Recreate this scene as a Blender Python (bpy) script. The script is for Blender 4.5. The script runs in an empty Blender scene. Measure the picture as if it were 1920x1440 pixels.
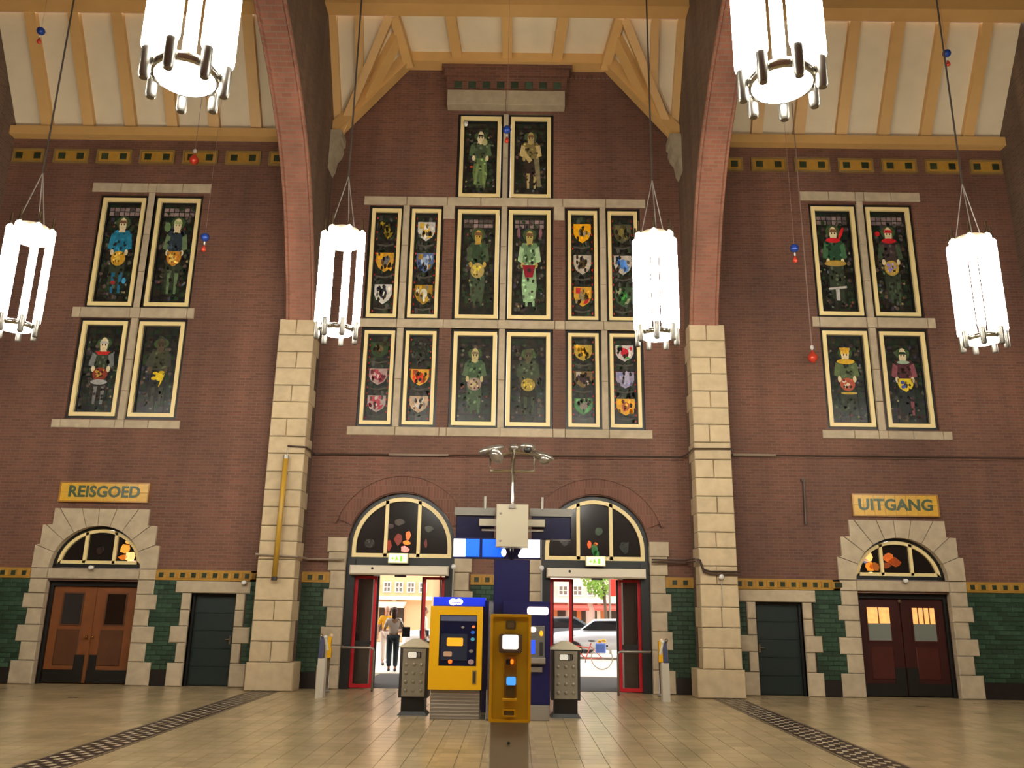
import bpy, math, random
from mathutils import Vector, Matrix, Euler
PI = math.pi
random.seed(7)
C = bpy.context.scene.collection
SC = bpy.context.scene

# ---------------------------------------------------------------- camera, world, exposure
cam_d = bpy.data.cameras.new('camera'); cam = bpy.data.objects.new('camera', cam_d); C.objects.link(cam)
cam_d.sensor_width = 36.0; cam_d.lens = 1557.9 / 1920 * 36.0; cam_d.clip_end = 400
P_, R_, Y_ = 0.262317, 0.01558, -0.006713
cam.location = (0, 0, 1.8)
_rz = Matrix.Rotation(-Y_, 4, 'Z') @ Matrix.Rotation(PI / 2 + P_, 4, 'X') @ Matrix.Rotation(R_, 4, 'Z')
cam.rotation_euler = _rz.to_euler()
SC.camera = cam
SC.view_settings.view_transform = 'Standard'; SC.view_settings.look = 'None'
SC.view_settings.gamma = 1.0; SC.view_settings.use_curve_mapping = False
SC.view_settings.exposure = 0.0
w = bpy.data.worlds.new('world'); SC.world = w; w.use_nodes = True
bg = w.node_tree.nodes['Background']; bg.inputs[0].default_value = (1.0, 0.96, 0.92, 1); bg.inputs[1].default_value = 3.6
TUBE = 58.0      # lamp tube radiance

# ---------------------------------------------------------------- materials
MATS = {}
def lin(h):
    r = [int(h[i:i + 2], 16) / 255 for i in (0, 2, 4)]
    return tuple(((c / 12.92) if c <= .04045 else ((c + .055) / 1.055) ** 2.4) for c in r) + (1,)
def mat(name, col, rough=.6, metal=0., emit=0., emcol=None, var=0., scale=6., bump=0., spec=.5, rnd=0., trans=0., alpha=1.):
    if name in MATS: return MATS[name]
    m = bpy.data.materials.new(name); m.use_nodes = True; nt = m.node_tree; b = nt.nodes['Principled BSDF']
    c = lin(col) if isinstance(col, str) else tuple(col) + (1,) if len(col) == 3 else col
    b.inputs['Base Color'].default_value = c; b.inputs['Roughness'].default_value = rough; b.inputs['Metallic'].default_value = metal
    b.inputs['Specular IOR Level'].default_value = spec
    if trans: b.inputs['Transmission Weight'].default_value = trans
    if alpha < 1: b.inputs['Alpha'].default_value = alpha
    if emit:
        b.inputs['Emission Color'].default_value = lin(emcol) if emcol else c; b.inputs['Emission Strength'].default_value = emit
    if var or rnd or bump:
        N = nt.nodes; L = nt.links
        tc = N.new('ShaderNodeTexCoord'); no = N.new('ShaderNodeTexNoise'); no.inputs['Scale'].default_value = scale; no.inputs['Detail'].default_value = 5
        L.new(tc.outputs['Object'], no.inputs['Vector'])
        mr = N.new('ShaderNodeMapRange'); mr.inputs[1].default_value = .25; mr.inputs[2].default_value = .75
        mr.inputs[3].default_value = 1 - var; mr.inputs[4].default_value = 1 + var
        L.new(no.outputs['Fac'], mr.inputs[0])
        val = mr.outputs[0]
        if rnd:
            oi = N.new('ShaderNodeObjectInfo'); m2 = N.new('ShaderNodeMapRange'); m2.inputs[3].default_value = 1 - rnd; m2.inputs[4].default_value = 1 + rnd
            L.new(oi.outputs['Random'], m2.inputs[0]); mu = N.new('ShaderNodeMath'); mu.operation = 'MULTIPLY'
            L.new(val, mu.inputs[0]); L.new(m2.outputs[0], mu.inputs[1]); val = mu.outputs[0]
        vm = N.new('ShaderNodeVectorMath'); vm.operation = 'SCALE'; vm.inputs[0].default_value = c[:3]
        L.new(val, vm.inputs['Scale']); L.new(vm.outputs[0], b.inputs['Base Color'])
        if bump:
            bp = N.new('ShaderNodeBump'); bp.inputs['Strength'].default_value = bump; bp.inputs['Distance'].default_value = .02
            L.new(no.outputs['Fac'], bp.inputs['Height']); L.new(bp.outputs[0], b.inputs['Normal'])
    MATS[name] = m
    return m
def brickmat(name, c1, c2, mortar, axis, bw=.22, bh=.068, ms=.008, rough=.75):
    if name in MATS: return MATS[name]
    m = bpy.data.materials.new(name); m.use_nodes = True; nt = m.node_tree; N = nt.nodes; L = nt.links; b = N['Principled BSDF']
    tc = N.new('ShaderNodeTexCoord'); sp = N.new('ShaderNodeSeparateXYZ'); cb = N.new('ShaderNodeCombineXYZ')
    L.new(tc.outputs['Object'], sp.inputs[0])
    L.new(sp.outputs['X' if axis == 'xz' or axis == 'xy' else 'Y'], cb.inputs[0]); L.new(sp.outputs['Y' if axis == 'xy' else 'Z'], cb.inputs[1])
    br = N.new('ShaderNodeTexBrick'); br.inputs['Scale'].default_value = 1; br.inputs['Brick Width'].default_value = bw; br.inputs['Row Height'].default_value = bh
    br.inputs['Mortar Size'].default_value = ms; br.inputs['Color1'].default_value = lin(c1); br.inputs['Color2'].default_value = lin(c2); br.inputs['Mortar'].default_value = lin(mortar)
    br.inputs['Bias'].default_value = 0
    L.new(cb.outputs[0], br.inputs['Vector'])
    n1 = N.new('ShaderNodeTexNoise'); n1.inputs['Scale'].default_value = .55; n1.inputs['Detail'].default_value = 6
    mp = N.new('ShaderNodeMapping'); mp.inputs['Scale'].default_value = (1, 1, .6); L.new(tc.outputs['Object'], mp.inputs[0]); L.new(mp.outputs[0], n1.inputs[0])
    mr = N.new('ShaderNodeMapRange'); mr.inputs[1].default_value = .3; mr.inputs[2].default_value = .7; mr.inputs[3].default_value = .78; mr.inputs[4].default_value = 1.22
    L.new(n1.outputs['Fac'], mr.inputs[0])
    n2 = N.new('ShaderNodeTexNoise'); n2.inputs['Scale'].default_value = 1.0; n2.inputs['Detail'].default_value = 4; m2 = N.new('ShaderNodeMapping')
    m2.inputs['Scale'].default_value = (2.2, 2.2, .16); L.new(tc.outputs['Object'], m2.inputs[0]); L.new(m2.outputs[0], n2.inputs[0])
    r2 = N.new('ShaderNodeMapRange'); st_ = .32 if axis == 'yz' else .16; r2.inputs[1].default_value = .3; r2.inputs[2].default_value = .7; r2.inputs[3].default_value = 1 - st_; r2.inputs[4].default_value = 1 + st_
    L.new(n2.outputs['Fac'], r2.inputs[0]); mm = N.new('ShaderNodeMath'); mm.operation = 'MULTIPLY'; L.new(mr.outputs[0], mm.inputs[0]); L.new(r2.outputs[0], mm.inputs[1])
    vm = N.new('ShaderNodeVectorMath'); vm.operation = 'SCALE'; L.new(br.outputs['Color'], vm.inputs[0]); L.new(mm.outputs[0], vm.inputs['Scale'])
    L.new(vm.outputs[0], b.inputs['Base Color']); b.inputs['Roughness'].default_value = rough
    bp = N.new('ShaderNodeBump'); bp.inputs['Strength'].default_value = .35; bp.inputs['Distance'].default_value = .01; bp.invert = True
    L.new(br.outputs['Fac'], bp.inputs['Height']); L.new(bp.outputs[0], b.inputs['Normal'])
    MATS[name] = m
    return m
def floormat():
    m = bpy.data.materials.new('floor_tile'); m.use_nodes = True; nt = m.node_tree; N = nt.nodes; L = nt.links; b = N['Principled BSDF']
    g = N.new('ShaderNodeNewGeometry'); sn = N.new('ShaderNodeVectorMath'); sn.operation = 'SNAP'; sn.inputs[1].default_value = (.3, .3, 50)
    L.new(g.outputs['Position'], sn.inputs[0]); wn = N.new('ShaderNodeTexWhiteNoise'); L.new(sn.outputs[0], wn.inputs[0])
    no = N.new('ShaderNodeTexNoise'); no.inputs['Scale'].default_value = 1.1; no.inputs['Detail'].default_value = 5; L.new(g.outputs['Position'], no.inputs[0])
    a = N.new('ShaderNodeMapRange'); a.inputs[3].default_value = .88; a.inputs[4].default_value = 1.08; L.new(wn.outputs[0], a.inputs[0])
    c = N.new('ShaderNodeMapRange'); c.inputs[1].default_value = .3; c.inputs[2].default_value = .7; c.inputs[3].default_value = .84; c.inputs[4].default_value = 1.12; L.new(no.outputs[0], c.inputs[0])
    mu = N.new('ShaderNodeMath'); mu.operation = 'MULTIPLY'; L.new(a.outputs[0], mu.inputs[0]); L.new(c.outputs[0], mu.inputs[1])
    vm = N.new('ShaderNodeVectorMath'); vm.operation = 'SCALE'; vm.inputs[0].default_value = lin('ae9872')[:3]; L.new(mu.outputs[0], vm.inputs['Scale'])
    L.new(vm.outputs[0], b.inputs['Base Color']); b.inputs['Roughness'].default_value = .24; b.inputs['Specular IOR Level'].default_value = .5
    MATS['floor_tile'] = m
    return m
BR = brickmat('brick_wall', '6a402e', '593525', '675040', 'xz')
BRY = brickmat('brick_arch_side', '664b38', '553d2e', '665544', 'yz')
BRS = brickmat('brick_soffit', '8a5540', '7c4934', '7c604c', 'xz')
ST = mat('stone', 'ad9b80', .8, var=.14, scale=5, rnd=.07, bump=.3)
STD = mat('stone_dark', '9a8a70', .8, var=.16, scale=5, rnd=.07, bump=.3)
STP = mat('stone_pillar', 'b9a380', .8, var=.12, scale=5, rnd=.08)
TIM = mat('painted_timber', 'c99d5e', .45, var=.04, scale=3)
PAN = mat('ceiling_board', 'd9c6a4', .7, var=.05, scale=2)
CREAM = mat('cream_paint', 'e8cf92', .4)
BLACK = mat('black_paint', '15130f', .4)
DGREEN = mat('dark_green_paint', '14201c', .4, var=.1)
GT = mat('green_glazed_tile', '2c402f', .3, var=.25, scale=9, rnd=.35)
YT = mat('yellow_glazed_tile', 'a0762e', .3, var=.15, scale=8, rnd=.15)
DT = mat('dark_glazed_tile', '2b3320', .3, var=.2, scale=20, rnd=.3)
BASE = mat('black_plinth', '1e1714', .35, var=.2)
FT = floormat()
CHROME = mat('chrome', 'b9b3a6', .2, 1.)
STEEL = mat('brushed_steel', '9c958a', .4, .6)
GREY = mat('grey_metal_paint', 'a39a85', .45)
DGREY = mat('dark_grey', '2c2a28', .4)
NAVY = mat('navy_panel', '0a0c42', .35)
NAVYD = mat('dark_navy_screen', '06072a', .25)
YEL = mat('yellow_enamel', 'dca400', .35)
YEL2 = mat('ochre_enamel', 'c49a0a', .4)
RED = mat('red_frame', 'b3131c', .35)
GLASS = mat('door_glass', 'ffffff', .02, trans=1.0, spec=.5)
TUBEM = mat('tube_glow', 'ffffff', .5, emit=TUBE, emcol='fffcf0')
DISCM = mat('disc_glow', 'ffffff', .5, emit=TUBE * .55, emcol='fffcf0')

# ---------------------------------------------------------------- geometry helpers
class MB:
    def __init__(s): s.v = []; s.f = []
    def add(s, vs, fs):
        n = len(s.v); s.v += [tuple(p) for p in vs]; s.f += [tuple(i + n for i in f) for f in fs]; return s
    def box(s, x0, x1, y0, y1, z0, z1):
        return s.add([(x0, y0, z0), (x1, y0, z0), (x1, y1, z0), (x0, y1, z0), (x0, y0, z1), (x1, y0, z1), (x1, y1, z1), (x0, y1, z1)],
                     [(0, 3, 2, 1), (4, 5, 6, 7), (0, 1, 5, 4), (1, 2, 6, 5), (2, 3, 7, 6), (3, 0, 4, 7)])
    def stone(s, x0, x1, y0, y1, z0, z1, c=.015):   # front face (low y) chamfered
        a, b = y0 + c, c
        return s.add([(x0, a, z0), (x1, a, z0), (x1, y1, z0), (x0, y1, z0), (x0, a, z1), (x1, a, z1), (x1, y1, z1), (x0, y1, z1),
                      (x0 + b, y0, z0 + b), (x1 - b, y0, z0 + b), (x1 - b, y0, z1 - b), (x0 + b, y0, z1 - b)],
                     [(0, 3, 2, 1), (4, 5, 6, 7), (1, 2, 6, 5), (2, 3, 7, 6), (3, 0, 4, 7), (8, 9, 10, 11), (0, 1, 9, 8), (1, 5, 10, 9), (5, 4, 11, 10), (4, 0, 8, 11)])
    def xz(s, poly, y0, y1, c=0.):                  # polygon in the XZ plane, extruded along y
        n = len(poly); ar = sum(poly[i][0] * poly[(i + 1) % n][1] - poly[(i + 1) % n][0] * poly[i][1] for i in range(n))
        if ar < 0: poly = poly[::-1]
        vs = [(x, y0, z) for x, z in poly] + [(x, y1, z) for x, z in poly]
        return s.add(vs, [tuple(range(n)), tuple(range(2 * n - 1, n - 1, -1))] + [(i, i + n, (i + 1) % n + n, (i + 1) % n) for i in range(n)])
    def yz(s, poly, x0, x1):
        n = len(poly)
        vs = [(x0, y, z) for y, z in poly] + [(x1, y, z) for y, z in poly]
        return s.add(vs, [tuple(range(n)), tuple(range(2 * n - 1, n - 1, -1))] + [(i, i + n, (i + 1) % n + n, (i + 1) % n) for i in range(n)])
    def ring(s, a, b, y0, y1, closed=False):        # band between two xz polylines a (outer) and b (inner)
        n = len(a); vs = [(x, y0, z) for x, z in a] + [(x, y0, z) for x, z in b] + [(x, y1, z) for x, z in a] + [(x, y1, z) for x, z in b]
        fs = []
        rng = range(n if closed else n - 1)
        for i in rng:
            j = (i + 1) % n
            fs += [(i, j, n + j, n + i), (2 * n + i, 3 * n + i, 3 * n + j, 2 * n + j), (i, 2 * n + i, 2 * n + j, j), (n + i, n + j, 3 * n + j, 3 * n + i)]
        if not closed: fs += [(0, n, 3 * n, 2 * n), (n - 1, 3 * n - 1, 4 * n - 1, 2 * n - 1)]
        return s.add(vs, fs)
    def tube(s, pts, r, n=8, r2=None):
        pts = [Vector(p) for p in pts]; rings = []
        vs = []
        for i, p in enumerate(pts):
            d = (pts[min(i + 1, len(pts) - 1)] - pts[max(i - 1, 0)]).normalized()
            u = d.cross(Vector((0, 0, 1))) if abs(d.z) < .95 else d.cross(Vector((0, 1, 0)))
            u.normalize(); q = d.cross(u)
            rr = r if r2 is None else r + (r2 - r) * i / (len(pts) - 1)
            vs += [p + (u * math.cos(2 * PI * k / n) + q * math.sin(2 * PI * k / n)) * rr for k in range(n)]
        fs = []
        for i in range(len(pts) - 1):
            for k in range(n):
                a, b = i * n + k, i * n + (k + 1) % n
                fs.append((a, b, b + n, a + n))
        fs += [tuple(range(n - 1, -1, -1)), tuple(range((len(pts) - 1) * n, len(pts) * n))]
        return s.add(vs, fs)
    def lathe(s, prof, cx=0, cy=0, n=16):           # prof: (r, z) bottom to top
        vs = [(cx + r * math.cos(2 * PI * k / n), cy + r * math.sin(2 * PI * k / n), z) for r, z in prof for k in range(n)]
        fs = [(i * n + k, i * n + (k + 1) % n, (i + 1) * n + (k + 1) % n, (i + 1) * n + k) for i in range(len(prof) - 1) for k in range(n)]
        fs += [tuple(range(n - 1, -1, -1)), tuple(range((len(prof) - 1) * n, len(prof) * n))]
        return s.add(vs, fs)
    def ell(s, c, r, n=14, m=8):
        vs = []; fs = []
        for i in range(1, m):
            t = PI * i / m
            vs += [(c[0] + r[0] * math.sin(t) * math.cos(2 * PI * k / n), c[1] + r[1] * math.sin(t) * math.sin(2 * PI * k / n), c[2] - r[2] * math.cos(t)) for k in range(n)]
        fs = [(i * n + k, i * n + (k + 1) % n, (i + 1) * n + (k + 1) % n, (i + 1) * n + k) for i in range(m - 2) for k in range(n)]
        b = len(vs); vs += [(c[0], c[1], c[2] - r[2]), (c[0], c[1], c[2] + r[2])]
        fs += [(b, (k + 1) % n, k) for k in range(n)] + [(b + 1, (m - 2) * n + k, (m - 2) * n + (k + 1) % n) for k in range(n)]
        return s.add(vs, fs)
    def beam(s, p, q, w, h, up):                    # bar from p to q, width w, height h measured along 'up'; p, q on the lower face's centre line
        p, q, up = Vector(p), Vector(q), Vector(up); d = (q - p).normalized(); u = (up - d * up.dot(d)).normalized(); a = d.cross(u) * (w / 2)
        vs = [p - a, p + a, p + a + u * h, p - a + u * h, q - a, q + a, q + a + u * h, q - a + u * h]
        return s.add(vs, [(0, 1, 2, 3), (7, 6, 5, 4), (0, 4, 5, 1), (1, 5, 6, 2), (2, 6, 7, 3), (3, 7, 4, 0)])
    def build(s, name, m, parent=None, smooth=False, fix=True):
        off = wloc(parent)
        me = bpy.data.meshes.new(name); me.from_pydata([(x - off[0], y - off[1], z - off[2]) for x, y, z in s.v], [], s.f)
        if fix:
            import bmesh
            bm = bmesh.new(); bm.from_mesh(me); bmesh.ops.recalc_face_normals(bm, faces=bm.faces); bm.to_mesh(me); bm.free()
        if smooth:
            me.polygons.foreach_set('use_smooth', [True] * len(me.polygons))
        me.materials.append(m)
        return link(name, me, parent)
def smooth_by_angle(o, deg=40):
    me = o.data
    me.polygons.foreach_set('use_smooth', [True] * len(me.polygons))
    try: me.set_sharp_from_angle(angle=math.radians(deg))
    except Exception: pass
    return o
def wloc(o):
    x = y = z = 0
    while o is not None:
        x += o.location[0]; y += o.location[1]; z += o.location[2]; o = o.parent
    return (x, y, z)
def link(name, data, parent=None):
    o = bpy.data.objects.new(name, data); C.objects.link(o)
    if parent is not None: o.parent = parent
    return o
def tag(o, label=None, cat=None, group=None, kind=None):
    if label: o['label'] = label
    if cat: o['category'] = cat
    if group: o['group'] = group
    if kind: o['kind'] = kind
    return o
def empty(name, loc=(0, 0, 0), label=None, cat=None, group=None, kind=None, parent=None):
    o = bpy.data.objects.new(name, None); C.objects.link(o); o.location = loc
    if parent is not None:
        o.parent = parent
    return tag(o, label, cat, group, kind)
def bx(name, m, parent, *b): return MB().box(*b).build(name, m, parent, fix=False)
def copy_tree(o, parent=None):
    c = o.copy(); C.objects.link(c)
    if parent is not None: c.parent = parent
    for ch in list(o.children): copy_tree(ch, c)
    return c
CACHE = {}
def tile(name, m, parent, w, h, d, loc, c=.006):    # shared chamfered plate standing in the XZ plane, lower left front corner at loc
    k = (name, round(w, 3), round(h, 3), round(d, 3), m.name)
    if k not in CACHE:
        mb = MB().stone(0, w, 0, d, 0, h, c); me = bpy.data.meshes.new(name); me.from_pydata(mb.v, [], mb.f); me.materials.append(m); CACHE[k] = me
    o = link(name, CACHE[k], parent); off = wloc(parent); o.location = (loc[0] - off[0], loc[1] - off[1], loc[2] - off[2]); return o
def arc(cx, cz, rx, rz, a0, a1, n): return [(cx + rx * math.cos(a0 + (a1 - a0) * i / n), cz + rz * math.sin(a0 + (a1 - a0) * i / n)) for i in range(n + 1)]

CX = -.39                                            # the hall's axis of symmetry
def mir(x): return 2 * CX - x
YW = 19.4                                            # inner face of the far wall

# ---------------------------------------------------------------- openings of the far wall
WIN = []      # (x0, x1, z0, z1)
for x0, x1 in ((-10.74, -9.64), (-9.33, -8.22), (7.46, 8.56), (8.86, 9.97)):
    WIN += [(x0, x1, 8.9, 11.85), (x0 - .03 if x0 < 0 else x0 + .02, x1 - .02 if x0 < 0 else x1 + .02, 6.08, 8.49)]
for x0, x1 in ((-1.59, -.52), (-.26, .79)): WIN.append((x0, x1, 12.0, 14.35))
for x0, x1 in ((-3.78, -3.03), (-2.76, -2.01), (-1.58, -.52), (-.27, .79), (1.23, 1.98), (2.25, 3.0)):
    WIN += [(x0, x1, 8.69, 11.64), (x0, x1, 5.98, 8.34)]
MG = .07
OPEN = [(x0 - MG, x1 + MG, z0 - MG, lambda x, z1=z1: z1 + MG, 0) for x0, x1, z0, z1 in WIN]
AD = [-2.62, 1.84]                                  # automatic doors
SD = [-9.585, 8.78]                                  # big side doors
def semi(cx, rx, zc, rz): return lambda x: zc + rz * math.sqrt(max(0, 1 - ((x - cx) / rx) ** 2))
for c in AD: OPEN.append((c - 1.24, c + 1.24, 0, semi(c, 1.24, 3.1, 1.24), 1))
for c in SD:
    OPEN.append((c - 1.06, c + 1.06, 0, lambda x: 2.23, 0))
    OPEN.append((c - 1.06, c + 1.06, 2.52, semi(c, 1.06, 2.52, .98), 1))
SM = [(-7.31, -6.28), (5.42, 6.48)]
for x0, x1 in SM: OPEN.append((x0, x1, 0, lambda x: 2.0, 0))

def far_wall():
    mb = MB(); X0, X1, Z0, Z1 = -22, 21, 0, 17.5
    xs = {X0, X1}
    for a, b, z0, f, curved in OPEN:
        xs |= {a, b}
        if curved: xs |= {a + (b - a) * (1 - math.cos(PI * i / 28)) / 2 for i in range(29)}
    xs = sorted(xs); D = .5
    for xa, xb in zip(xs[:-1], xs[1:]):
        if xb - xa < 1e-5: continue
        m = (xa + xb) / 2
        iv = sorted([(z0, f(xa + 1e-7), f(xb - 1e-7), z0) for a, b, z0, f, cv in OPEN if a < m < b])
        la = lb = Z0
        for z0, ta, tb, _ in iv:
            if z0 > Z0 + 1e-6 and z0 > min(la, lb):
                mb.add([(xa, YW, la), (xb, YW, lb), (xb, YW, z0), (xa, YW, z0)], [(0, 1, 2, 3)])
                mb.add([(xa, YW, z0), (xb, YW, z0), (xb, YW + D, z0), (xa, YW + D, z0)], [(0, 1, 2, 3)])
            mb.add([(xa, YW, ta), (xb, YW, tb), (xb, YW + D, tb), (xa, YW + D, ta)], [(0, 3, 2, 1)])
            la, lb = ta, tb
        mb.add([(xa, YW, la), (xb, YW, lb), (xb, YW, Z1), (xa, YW, Z1)], [(0, 1, 2, 3)])
        # outer face of the wall, solid above the doors only
        la = lb = Z0
        for z0, ta, tb, _ in iv:
            if z0 > Z0 + 1e-6: mb.add([(xa, YW + D, la), (xb, YW + D, lb), (xb, YW + D, z0), (xa, YW + D, z0)], [(0, 3, 2, 1)])
            la, lb = ta, tb
        mb.add([(xa, YW + D, la), (xb, YW + D, lb), (xb, YW + D, Z1), (xa, YW + D, Z1)], [(0, 3, 2, 1)])
    for a, b, z0, f, curved in OPEN:
        for x in (a, b):
            z1 = f(x)
            mb.add([(x, YW, z0), (x, YW + D, z0), (x, YW + D, z1), (x, YW, z1)], [(0, 1, 2, 3)])
    o = mb.build('wall_far', BR, fix=False)
    return tag(o, 'tall brown brick wall with the stained windows and entrance doors', 'wall', kind='structure')
WF = far_wall()
# corbelled brick block over the top window pair, its courses and green tiles
MB().box(-1.98, 1.2, 19.22, 19.45, 14.95, 15.4).box(-2.05, 1.27, 19.16, 19.45, 15.4, 15.62).box(-2.12, 1.34, 19.1, 19.45, 15.62, 16.0).build('brick_corbel', BR, WF)
for i in range(8): tile('green_tile', GT, WF, .2, .2, .03, (-1.78 + i * .375, 19.2, 15.06))
# projecting brick string courses and panel courses
MB().box(-4.72, 3.94, 19.36, 19.42, 5.2, 5.27).box(4.85, 12.9, 19.36, 19.42, 5.3, 5.38).build('string_course', BR, WF)
for i in range(30): tile('dentil_brick', BR, WF, .09, .1, .05, (-3.75 + i * .24 if i < 8 else 1.3 + (i - 8) * .12, 19.37, 15.5 if i > 7 else 15.5))

# ---------------------------------------------------------------- floor
def build_floor():
    fl = MB().box(-22, 21, -3, 24.2, -.3, -.012).build('floor', mat('floor_joint', '8a7c62', .8))
    tag(fl, 'pale beige tiled station hall floor', 'floor', kind='structure')
    P = .3; g = .004; h = .012
    mb = MB().add([(g, g, 0), (P - g, g, 0), (P - g, P - g, 0), (g, P - g, 0), (g, g, -h), (P - g, g, -h), (P - g, P - g, -h), (g, P - g, -h)],
                  [(0, 1, 2, 3), (0, 4, 5, 1), (1, 5, 6, 2), (2, 6, 7, 3), (3, 7, 4, 0)])
    me = bpy.data.meshes.new('floor_tile'); me.from_pydata(mb.v, [], mb.f); me.materials.append(FT)
    stuff = MB(); n = 0
    x0 = -4.95; cols = 30; w = (4.2 + 4.95) / cols
    for j in range(-10, 34):
        y = 9.6 + j * .3
        if y > 19.5: break
        for i in range(cols):
            if 1 <= j <= 10:
                o = link('floor_tile', me, fl); o.location = (x0 + i * w, y, 0); o.scale = (w / P, 1, 1); n += 1
            else:
                a = x0 + i * w; stuff.add([(a + g, y + g, 0), (a + w - g, y + g, 0), (a + w - g, y + P - g, 0), (a + g, y + P - g, 0), (a + g, y + g, -h), (a + w - g, y + g, -h), (a + w - g, y + P - g, -h), (a + g, y + P - g, -h)],
                          [(0, 1, 2, 3), (0, 4, 5, 1), (1, 5, 6, 2), (2, 6, 7, 3), (3, 7, 4, 0)])
    for xa, xb in ((-22.05, -5.57), (4.84, 21)):
        k = int((xb - xa) / .3); ww = (xb - xa) / k
        for j in range(-42, 34):
            y = 9.6 + j * .3
            if y > 19.5: break
            for i in range(k):
                a = xa + i * ww
                if abs(a) > 13.9: continue
                stuff.add([(a + g, y + g, 0), (a + ww - g, y + g, 0), (a + ww - g, y + P - g, 0), (a + g, y + P - g, 0), (a + g, y + g, -h), (a + ww - g, y + g, -h), (a + ww - g, y + P - g, -h), (a + g, y + P - g, -h)],
                          [(0, 1, 2, 3), (0, 4, 5, 1), (1, 5, 6, 2), (2, 6, 7, 3), (3, 7, 4, 0)])
    stuff.add([(-5.6, -3, -.001), (4.9, -3, -.001), (4.9, 6.6, -.001), (-5.6, 6.6, -.001)], [(0, 1, 2, 3)])
    o = stuff.build('floor_tiling', FT, fl, fix=False); tag(o, kind='stuff')
    return fl
FL = build_floor()
STRIPD = mat('dark_mosaic', '2a1c18', .4, var=.2); STRIPC = mat('cream_mosaic', 'b8a78a', .4, var=.1, scale=10); STRIPB = mat('brown_mosaic', '6f5f48', .4, var=.1)
for k, (xa, xb, side) in enumerate(((-5.57, -4.95, 'left'), (4.2, 4.84, 'right'))):
    t = empty('trim_%d' % (k + 1), (0, 0, 0), 'dark mosaic floor border with checks, running to the %s stone pillar' % side, 'floor border', kind='structure')
    bx('border_base', STRIPD, t, xa, xb, 6.6, 19.3, -.012, .001)
    for a in (xa + .005, xb - .05): bx('border_band', STRIPB, t, a, a + .045, 6.6, 19.3, -.01, .0025)
    mb = MB(); cw = (xb - xa - .16) / 4
    j = 0; y = 6.6
    while y < 19.2:
        for i in range(4):
            if (i + j) % 2 == 0:
                a = xa + .08 + i * cw; m_ = .125
                mb.add([(a + .008, y + .02, .003), (a + cw * .7, y + .002, .003), (a + cw - .004, y + m_ * .8, .003), (a + cw * .3, y + m_ - .002, .003)], [(0, 1, 2, 3)])
        y += .125; j += 1
    tag(mb.build('border_check', STRIPC, t, fix=False), kind='stuff')

# ---------------------------------------------------------------- diaphragm arches with stone pillars
SOF = [(18.62, 8.3), (18.42, 8.95), (18.18, 9.55), (17.92, 10.15), (17.62, 10.75), (17.2, 11.4), (16.75, 11.95), (16.2, 12.45), (15.6, 12.95), (15.0, 13.35), (14.4, 13.7), (13.4, 14.15), (12.2, 14.5), (10.8, 14.68), (9.1, 14.75)]
SOF = SOF + [(18.2 - y, z) for y, z in SOF[-2::-1]]
def roof_z(y):
    y = max(y, 18.2 - y)
    if y > 17.5: return 13.7 + 1.56 * (19.3 - y)
    return 16.5 + .8 * (17.5 - y)
def arch_wall(name, xa, xb, label, side):
    aw = empty(name, (0, 0, 0), label, 'wall', kind='structure')
    mb = MB(); n = len(SOF)
    prof = [(19.42, 8.3)] + SOF + [(-1.22, 8.3)]
    vs = []
    for y, z in prof: vs += [(xa, y, z), (xb, y, z), (xa, y, roof_z(y) + .5), (xb, y, roof_z(y) + .5)]
    fs = []
    for i in range(len(prof) - 1):
        a, b = 4 * i, 4 * i + 4
        fs += [(a, b, b + 2, a + 2), (a + 1, a + 3, b + 3, b + 1)]
    mb.add(vs, fs); mb.build('brick_arch_face', BRY, aw)
    mb = MB(); vs = []
    for y, z in prof: vs += [(xa, y, z), (xb, y, z)]
    mb.add(vs, [(2 * i, 2 * i + 1, 2 * i + 3, 2 * i + 2) for i in range(len(prof) - 1)]); mb.build('brick_soffit', BRS, aw)
    for x in (xa, xb):
        mb = MB().tube([(x, y, z) for y, z in SOF], .045, 6); mb.build('edge_roll', BRS, aw)
    # pillar core
    MB().box(xa - .04, xb + .04, 18.72, 19.42, 0, 8.28).build('pillar_core', BRY, aw)
    MB().box(xa - .06, xb + .02, -1.3, -.6, 0, 8.28).build('pillar_core', BRY, aw)
    # ashlar blocks
    z = 0; k = 0; l, r = xa - .18, xb + .05; inner = 1 if side == 'left' else -1
    hs = [.62, .45, .45, .45, .5, .42, .42, .36, .44, .4, .44, .44, .42, .44, .42, .42, .44, .42, .44, .42]
    s = 8.33 / sum(hs)
    for h in hs:
        h *= s; e = .012
        lw, rw = (l, r) if inner == 1 else (xa - .05, xb + .18)
        if k == 0:
            if inner == 1: rw += .14
            else: lw -= .14
            if inner == 1: lw -= .05
            else: rw += .05
        dp = .42 if k % 3 else .62
        if k % 2 == 1:
            m = lw + (rw - lw) * (.5 + .06 * math.sin(k * 2.3))
            for a, b in ((lw, m - e / 2), (m + e / 2, rw)): MB().stone(a, b, 18.62, 18.62 + dp, z + e / 2, z + h - e / 2, .018).build('stone_block', STP, aw, fix=False)
        else: MB().stone(lw, rw, 18.62, 18.62 + dp, z + e / 2, z + h - e / 2, .018).build('stone_block', STP, aw, fix=False)
        z += h; k += 1
    return aw
AWL = arch_wall('wall_arch_left', -5.47, -4.87, 'brick arch rising from the left stone pillar', 'left')
AWR = arch_wall('wall_arch_right', mir(-4.87), mir(-5.47), 'brick arch rising from the right stone pillar', 'right')
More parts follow.
